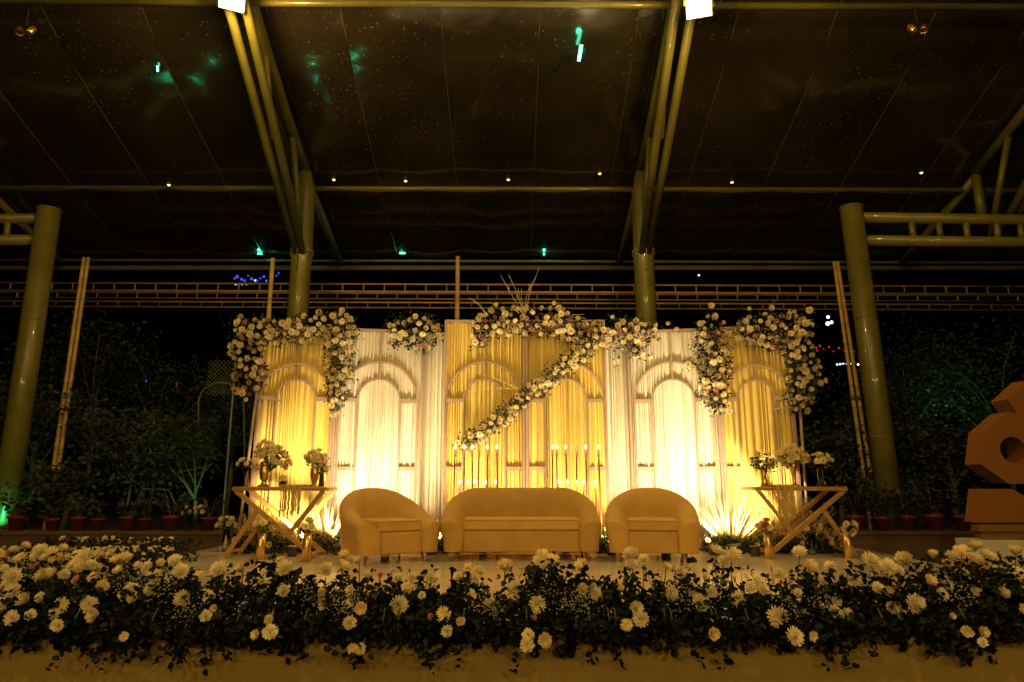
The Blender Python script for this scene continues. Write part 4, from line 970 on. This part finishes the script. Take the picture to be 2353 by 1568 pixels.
prism([(2262, 992), (2315, 947), (2372, 958), (2412, 1010), (2395, 1075), (2372, 1112), (2318, 1112), (2254, 1067)], 9.0, .32, 'ring_block', M_orange, (2328, 1034, 29))
prism([(2316, 918), (2366, 872), (2430, 880), (2440, 930), (2380, 946), (2352, 968)], 9.1, .32, 'upper_block', M_orange)
prism([(2241, 1125), (2324, 1125), (2370, 1148), (2420, 1160), (2420, 1200), (2232, 1200)], 9.0, .12, 'lower_block', M_orange)
prism([(2250, 1207), (2430, 1207), (2430, 1221), (2250, 1221)], 8.95, .15, 'slab', M_orange)
prism([(2255, 1225), (2430, 1225), (2430, 1236), (2255, 1236)], 9.0, .12, 'slab', M_orange)
pc = at(2232, 1242, 8.9)
MB().box((pc.x+.85, 9.1, (pc.z+GZ)/2), (1.6, .4, pc.z-GZ)).build('plinth', M_white, sx)

# ------------------------------------------------------------------ garden: pots, trees, shrubs
def pot_mesh():
    b = MB(); b.lathe([(0, 0), (.085, 0), (.115, .17), (.135, .175), (.135, .215), (.115, .215), (.11, .18), (0, .18)], (0, 0, 0), 18); return b.mesh('pot', M_pot, True)
POT = pot_mesh()
def potted(px, py, lab, s, nleaf, h, m=M_leafn, Y=None):
    Y = Y or WY+.15; p = at(px, py, Y); p.z = .075 if Y > 11 else p.z
    t = thing('potted_plant', lab, 'potted plant', p, 0, 'red pots along the garden wall'); inst('pot', POT, t, (0, 0, 0), (0, 0, rnd(0, 6)), s)
    b = MB(); pts = []; szs = []; dirs = []
    for i in range(7):
        a = rnd(0, 6.28); L = h*rnd(.6, 1.1); q = p+Vector((math.cos(a)*L*.45, math.sin(a)*L*.45, .17*s+L)); p1 = p+Vector((0, 0, .17*s)); b.tube([p1, p1.lerp(q, .5)+Vector((0, 0, .05)), q], .005, 4)
        for k in range(nleaf//7): f = rnd(.25, 1); c = p1.lerp(q, f); pts.append((c.x+rnd(-.06, .06), c.y+rnd(-.06, .06), c.z+rnd(-.05, .05))); szs.append(rnd(.05, .11)); dirs.append((math.cos(a), math.sin(a), .2))
    b.build('stem', M_bark, t); foliage(t, pts, szs, m, dirs=dirs)
plab = ['low leafy plant in the leftmost red pot on the wall', 'dark spiky plant in a red pot beside the leftmost pot', 'low bushy plant in a red pot left of the bamboo pair foot', 'broad plant in a red pot below the left tree',
        'small plant in a red pot below the green lit branches', 'thin plant in a red pot behind the left corner vases', 'bushy plant in a red pot nearest the left table', 'short plant in a red pot by the wall middle']
for i, px in enumerate((35, 118, 178, 222, 330, 390, 478, 292)): potted(px, 1222, plab[i], rnd(.85, 1.1), 90, rnd(.25, .45))
rlab = ['leafy plant in the red pot just right of the right table', 'wide plant in a red pot at the foot of the right column', 'tall plant in a red pot between right column and sculpture', 'round plant in a red pot left of the sculpture', 'small plant in the red pot touching the sculpture plinth']
for i, px in enumerate((1968, 2030, 2090, 2150, 2215)): potted(px, 1222, rlab[i], rnd(.95, 1.2), 150, rnd(.4, .6))

def tree(base, h, crown, lab, name='tree', nleaf=900, leaf=.09, m=M_leafn, lean=0, trunk=.06, grp='dark trees behind the garden wall', branches=7, flat=1.0):
    base = Vector(base); t = thing(name, lab, 'tree', base, 0, grp); b = MB(); tips = []
    top = base+Vector((lean, 0, h*.55)); b.tube([base, base.lerp(top, .5)+Vector((lean*.2+.05, 0, 0)), top], [trunk, trunk*.8, trunk*.6], 8)
    for i in range(branches):
        a = rnd(0, 6.28); f = rnd(.45, 1); s = base.lerp(top, f); r = crown*rnd(.5, 1)
        e = s+Vector((math.cos(a)*r, math.sin(a)*r*.8, h*.45*rnd(.4, 1.0)*flat)); mid = s.lerp(e, .5)+Vector((rnd(-.1, .1), 0, rnd(.05, .2)))
        b.tube([s, mid, e], [trunk*.45, trunk*.3, trunk*.12], 6); tips += [e, mid.lerp(e, .5), mid]
    b.build('trunk', M_bark, t, smooth=True)
    pts = []; szs = []
    for _ in range(int(nleaf*1.7)):
        c = random.choice(tips); g = crown*.26; pts.append((c.x+random.gauss(0, g), c.y+random.gauss(0, g), c.z+random.gauss(0, g*.7))); szs.append(leaf*rnd(.6, 1.3))
    foliage(t, pts, szs, m, name='crown'); return t
BZ = -.05
def tree_at(px, Y, h, crown, lab, **k):
    x = at(px, 1150, Y).x; return tree((x, Y, BZ), h, crown, lab, **k)
tree_at(60, 13.2, 3.0, 1.3, 'bushy dark tree behind the left edge column', nleaf=1800)
tree_at(190, 15.0, 4.8, 1.6, 'tall dark tree behind the left bamboo pair', nleaf=2000)
tree_at(300, 12.6, 2.3, 1.1, 'spreading shrub like tree left of the green lit branches', nleaf=1500, lean=.2, flat=.6)
tree_at(345, 16.5, 5.0, 1.5, 'slender dark tree far behind the left garden', nleaf=1500)
tree_at(520, 15.5, 3.6, 1.4, 'dark tree beside the chain link fence', nleaf=1500)
tree_at(860, 18, 4.8, 2.0, 'dark tree hidden mostly behind the cream left panel', nleaf=900)
tree_at(1560, 18, 4.8, 2.0, 'dark tree hidden mostly behind the cream right panel', nleaf=900)
tree_at(1930, 13.5, 2.3, .9, 'leafy dark shrub tree just right of the backdrop', nleaf=1500)
tree_at(2110, 15.2, 4.6, 1.7, 'tall dark tree right of the right column', nleaf=2300)
tree_at(2190, 13.0, 2.6, 1.2, 'bushy dark tree left of the sculpture', nleaf=2200)
tree_at(2330, 15.0, 4.3, 1.8, 'broad dark tree behind the sculpture', nleaf=2000)
tree_at(2060, 12.4, 1.0, .6, 'low leafy bush at the foot of the right column', nleaf=1300, leaf=.07, name='bush')
tree_at(430, 17.5, 3.6, 1.6, 'round dark tree behind the small garden arch', nleaf=1500)
tree_at(150, 12.4, 1.3, .8, 'low ragged bush behind the left pots', nleaf=1300, name='bush')
# bare green-lit frangipani style branches
t = thing('bare_tree', 'bare forked tree glowing green left of the backdrop', 'tree', (at(448, 1180, 12.3).x, 12.3, BZ))
def poly(pts, r0, r1, Y): return [at(x, y, Y+rnd(-.1, .1)) for x, y in pts], [r0+(r1-r0)*i/(len(pts)-1) for i in range(len(pts))]
for pts, r0, r1 in (([(449, 1195), (449, 1150)], .035, .03), ([(449, 1150), (425, 1110), (395, 1080), (378, 1050), (372, 1022)], .026, .01), ([(425, 1110), (410, 1060), (392, 1018)], .014, .007),
                    ([(449, 1150), (448, 1100), (446, 1040), (430, 1020)], .024, .008), ([(449, 1135), (465, 1090), (478, 1050)], .018, .008), ([(446, 1110), (428, 1072), (420, 1055)], .012, .006), ([(465, 1090), (490, 1062)], .01, .005), ([(400, 1086), (450, 1078), (488, 1068)], .009, .005)):
    P_, r_ = poly(pts, r0, r1, 12.3); MB().tube(P_, r_, 8).build('branch', M_bark, t, smooth=True)
pts = [tuple(at(rnd(360, 500), rnd(960, 1060), 12.3+rnd(-.4, .4))) for _ in range(650)]; foliage(t, pts, [rnd(.06, .12) for _ in pts], M_leafn, name='crown', wide=.2)
t = thing('bare_tree', 'curving bare branched shrub left of the green glowing tree', 'tree', (at(300, 1180, 12.1).x, 12.1, BZ))
for pts, r0, r1 in (([(280, 1200), (295, 1150), (302, 1100), (290, 1060), (250, 1040)], .026, .01), ([(300, 1090), (318, 1060), (300, 1030)], .015, .008), ([(302, 1100), (330, 1124), (388, 1126), (408, 1172)], .014, .01), ([(298, 1110), (270, 1080)], .012, .006)):
    P_, r_ = poly(pts, r0, r1, 12.1); MB().tube(P_, r_, 8).build('branch', M_bark, t, smooth=True)
pts = [tuple(at(rnd(190, 380), rnd(940, 1060), 12.1+rnd(-.4, .4))) for _ in range(900)]; foliage(t, pts, [rnd(.06, .12) for _ in pts], M_leafn, name='crown', wide=.2)
# ferny arch behind left
t = thing('garden_arch', 'small dark garden arch beside the chain link fence', 'arch', at(510, 1100, 13.5))
P_ = [at(455, 1060, 13.5)]+[at(508-52*math.cos(a), 925-45*math.sin(a), 13.5) for a in np.linspace(0, math.pi, 14)]+[at(562, 1060, 13.5)]
MB().tube(P_, .018, 8).build('hoop', M_bark, t, smooth=True)
# chain link fence patch
a = at(480, 828, 13.9); c = at(540, 870, 13.9)
t = thing('chain_link_fence', 'piece of chain link fence lit green left of the flower swag', 'fence', (at(540, 905, 13.9).x, 13.9, BZ))
b = MB(); X0, X1, Z0, Z1 = a.x, at(600, 800, 13.9).x, c.z-.35, a.z; st_ = .085; n = int((X1-X0+Z1-Z0)/st_)
for i in range(n):
    for sgn in (1, -1):
        s = i*st_
        if sgn == 1: p = Vector((X0+s-(Z1-Z0), 13.9, Z0)); q = Vector((X0+s, 13.9, Z1))
        else: p = Vector((X0+s-(Z1-Z0), 13.9, Z1)); q = Vector((X0+s, 13.9, Z0))
        def cl(p, q):
            for lo, hi in (((X0), (X1)),):
                if p.x < lo: p = p+(q-p)*((lo-p.x)/(q.x-p.x))
                if q.x > hi: q = p+(q-p)*((hi-p.x)/(q.x-p.x))
            return p, q
        if q.x <= X0 or p.x >= X1: continue
        p, q = cl(p, q); b.tube([p, q], .004, 4)
b.build('mesh_wire', M_wire, t, kind='stuff')
MB().tube([(at(540, 850, 13.9).x, 13.9, BZ), (at(540, 850, 13.9).x, 13.9, Z1+.05)], .025, 8).build('fence_post', M_wire, t)
# garden lamps (green)
def garden_lamp(p, e, lab, col=(.05, 1, .35), tgt=None):
    p = Vector(p); t = thing('garden_light', lab, 'garden light', p, 0, 'green garden spotlights')
    MB().lathe([(0, 0), (.05, 0), (.06, .08), (.05, .085), (.04, .05), (0, .05)], p, 14).build('housing', M_black, t, smooth=True)
    MB().lathe([(0, .062), (.04, .06)], p, 12).build('lens', M_greenl, t)
    lamp('SPOT', 'garden_light_lamp', p+Vector((0, 0, .11)), e, col, t, tgt or (p.x, p.y+.5, p.z+3), .05, 120, .7)
garden_lamp((at(455, 1190, 11.8).x, 11.85, .0), 15, 'green garden spotlight under the bare forked tree', tgt=(at(430, 1000, 12.5).x, 12.5, 1.8))
garden_lamp((at(520, 1190, 13.2).x, 13.2, BZ), 5, 'green garden spotlight below the chain link fence', (.05, .9, .5), (at(530, 850, 13.9).x, 13.9, 2.6))
garden_lamp((at(2, 1190, 11.75).x, 11.75, .0), 5, 'green garden spotlight at the foot of the left column', tgt=(at(30, 1000, 12).x, 12.3, 2.6))
garden_lamp((at(8, 1150, 13.2).x, 13.0, BZ), 9, 'green garden spotlight behind the left column', tgt=(at(5, 850, 13.2).x, 13.3, 3.2))
garden_lamp((at(2195, 1100, 14.2).x, 14.3, BZ+1.9), 30, 'green garden light high in the right trees', tgt=(at(2200, 850, 15).x, 15, 3.2))

# far lights
def far_lights(lab, pts, Y, m, r, grp=None):
    t = thing('distant_lights', lab, 'distant lights', at(pts[0][0], pts[0][1], Y))
    for x, y in pts: MB().ball(at(x, y, Y), r*rnd(.7, 1.3), 8, 5).build('bulb', m, t, smooth=True)
far_lights('row of distant blue lights left of the left column', [(539, 640), (545, 636), (555, 642), (562, 645), (570, 634), (578, 641), (590, 645), (598, 640), (612, 646), (640, 628), (635, 634), (606, 636)], 45, M_blueb, .09)
far_lights('distant white window lights under the blue ones', [(541, 653), (547, 653), (556, 653), (566, 653), (571, 653), (586, 645), (612, 645)], 46, M_whiteb, .06)
far_lights('string of distant red lights right of the backdrop', [(1868, 797), (1876, 800), (1884, 795), (1893, 803), (1905, 798), (1915, 808), (1928, 800), (1940, 806), (1948, 797), (1955, 800), (1962, 808), (1878, 806)], 30, M_redb, .04)
far_lights('three distant white lights right of the backdrop', [(1903, 729), (1911, 741), (1902, 744)], 40, M_whiteb, .09)
far_lights('row of distant white lights below the red string', [(1924, 838), (1931, 837), (1938, 836), (1946, 837), (1955, 837), (1963, 837), (1972, 838)], 40, M_whiteb, .05)
far_lights('single distant white light at the foot of the night sky', [(1606, 633)], 50, M_whiteb, .07)
far_lights('single distant blue light behind the left trees', [(337, 874), (338, 878)], 19, M_blueb, .05)
far_lights('single distant red light streak behind the left trees', [(405, 880), (406, 886), (404, 892)], 19, M_redb, .025)
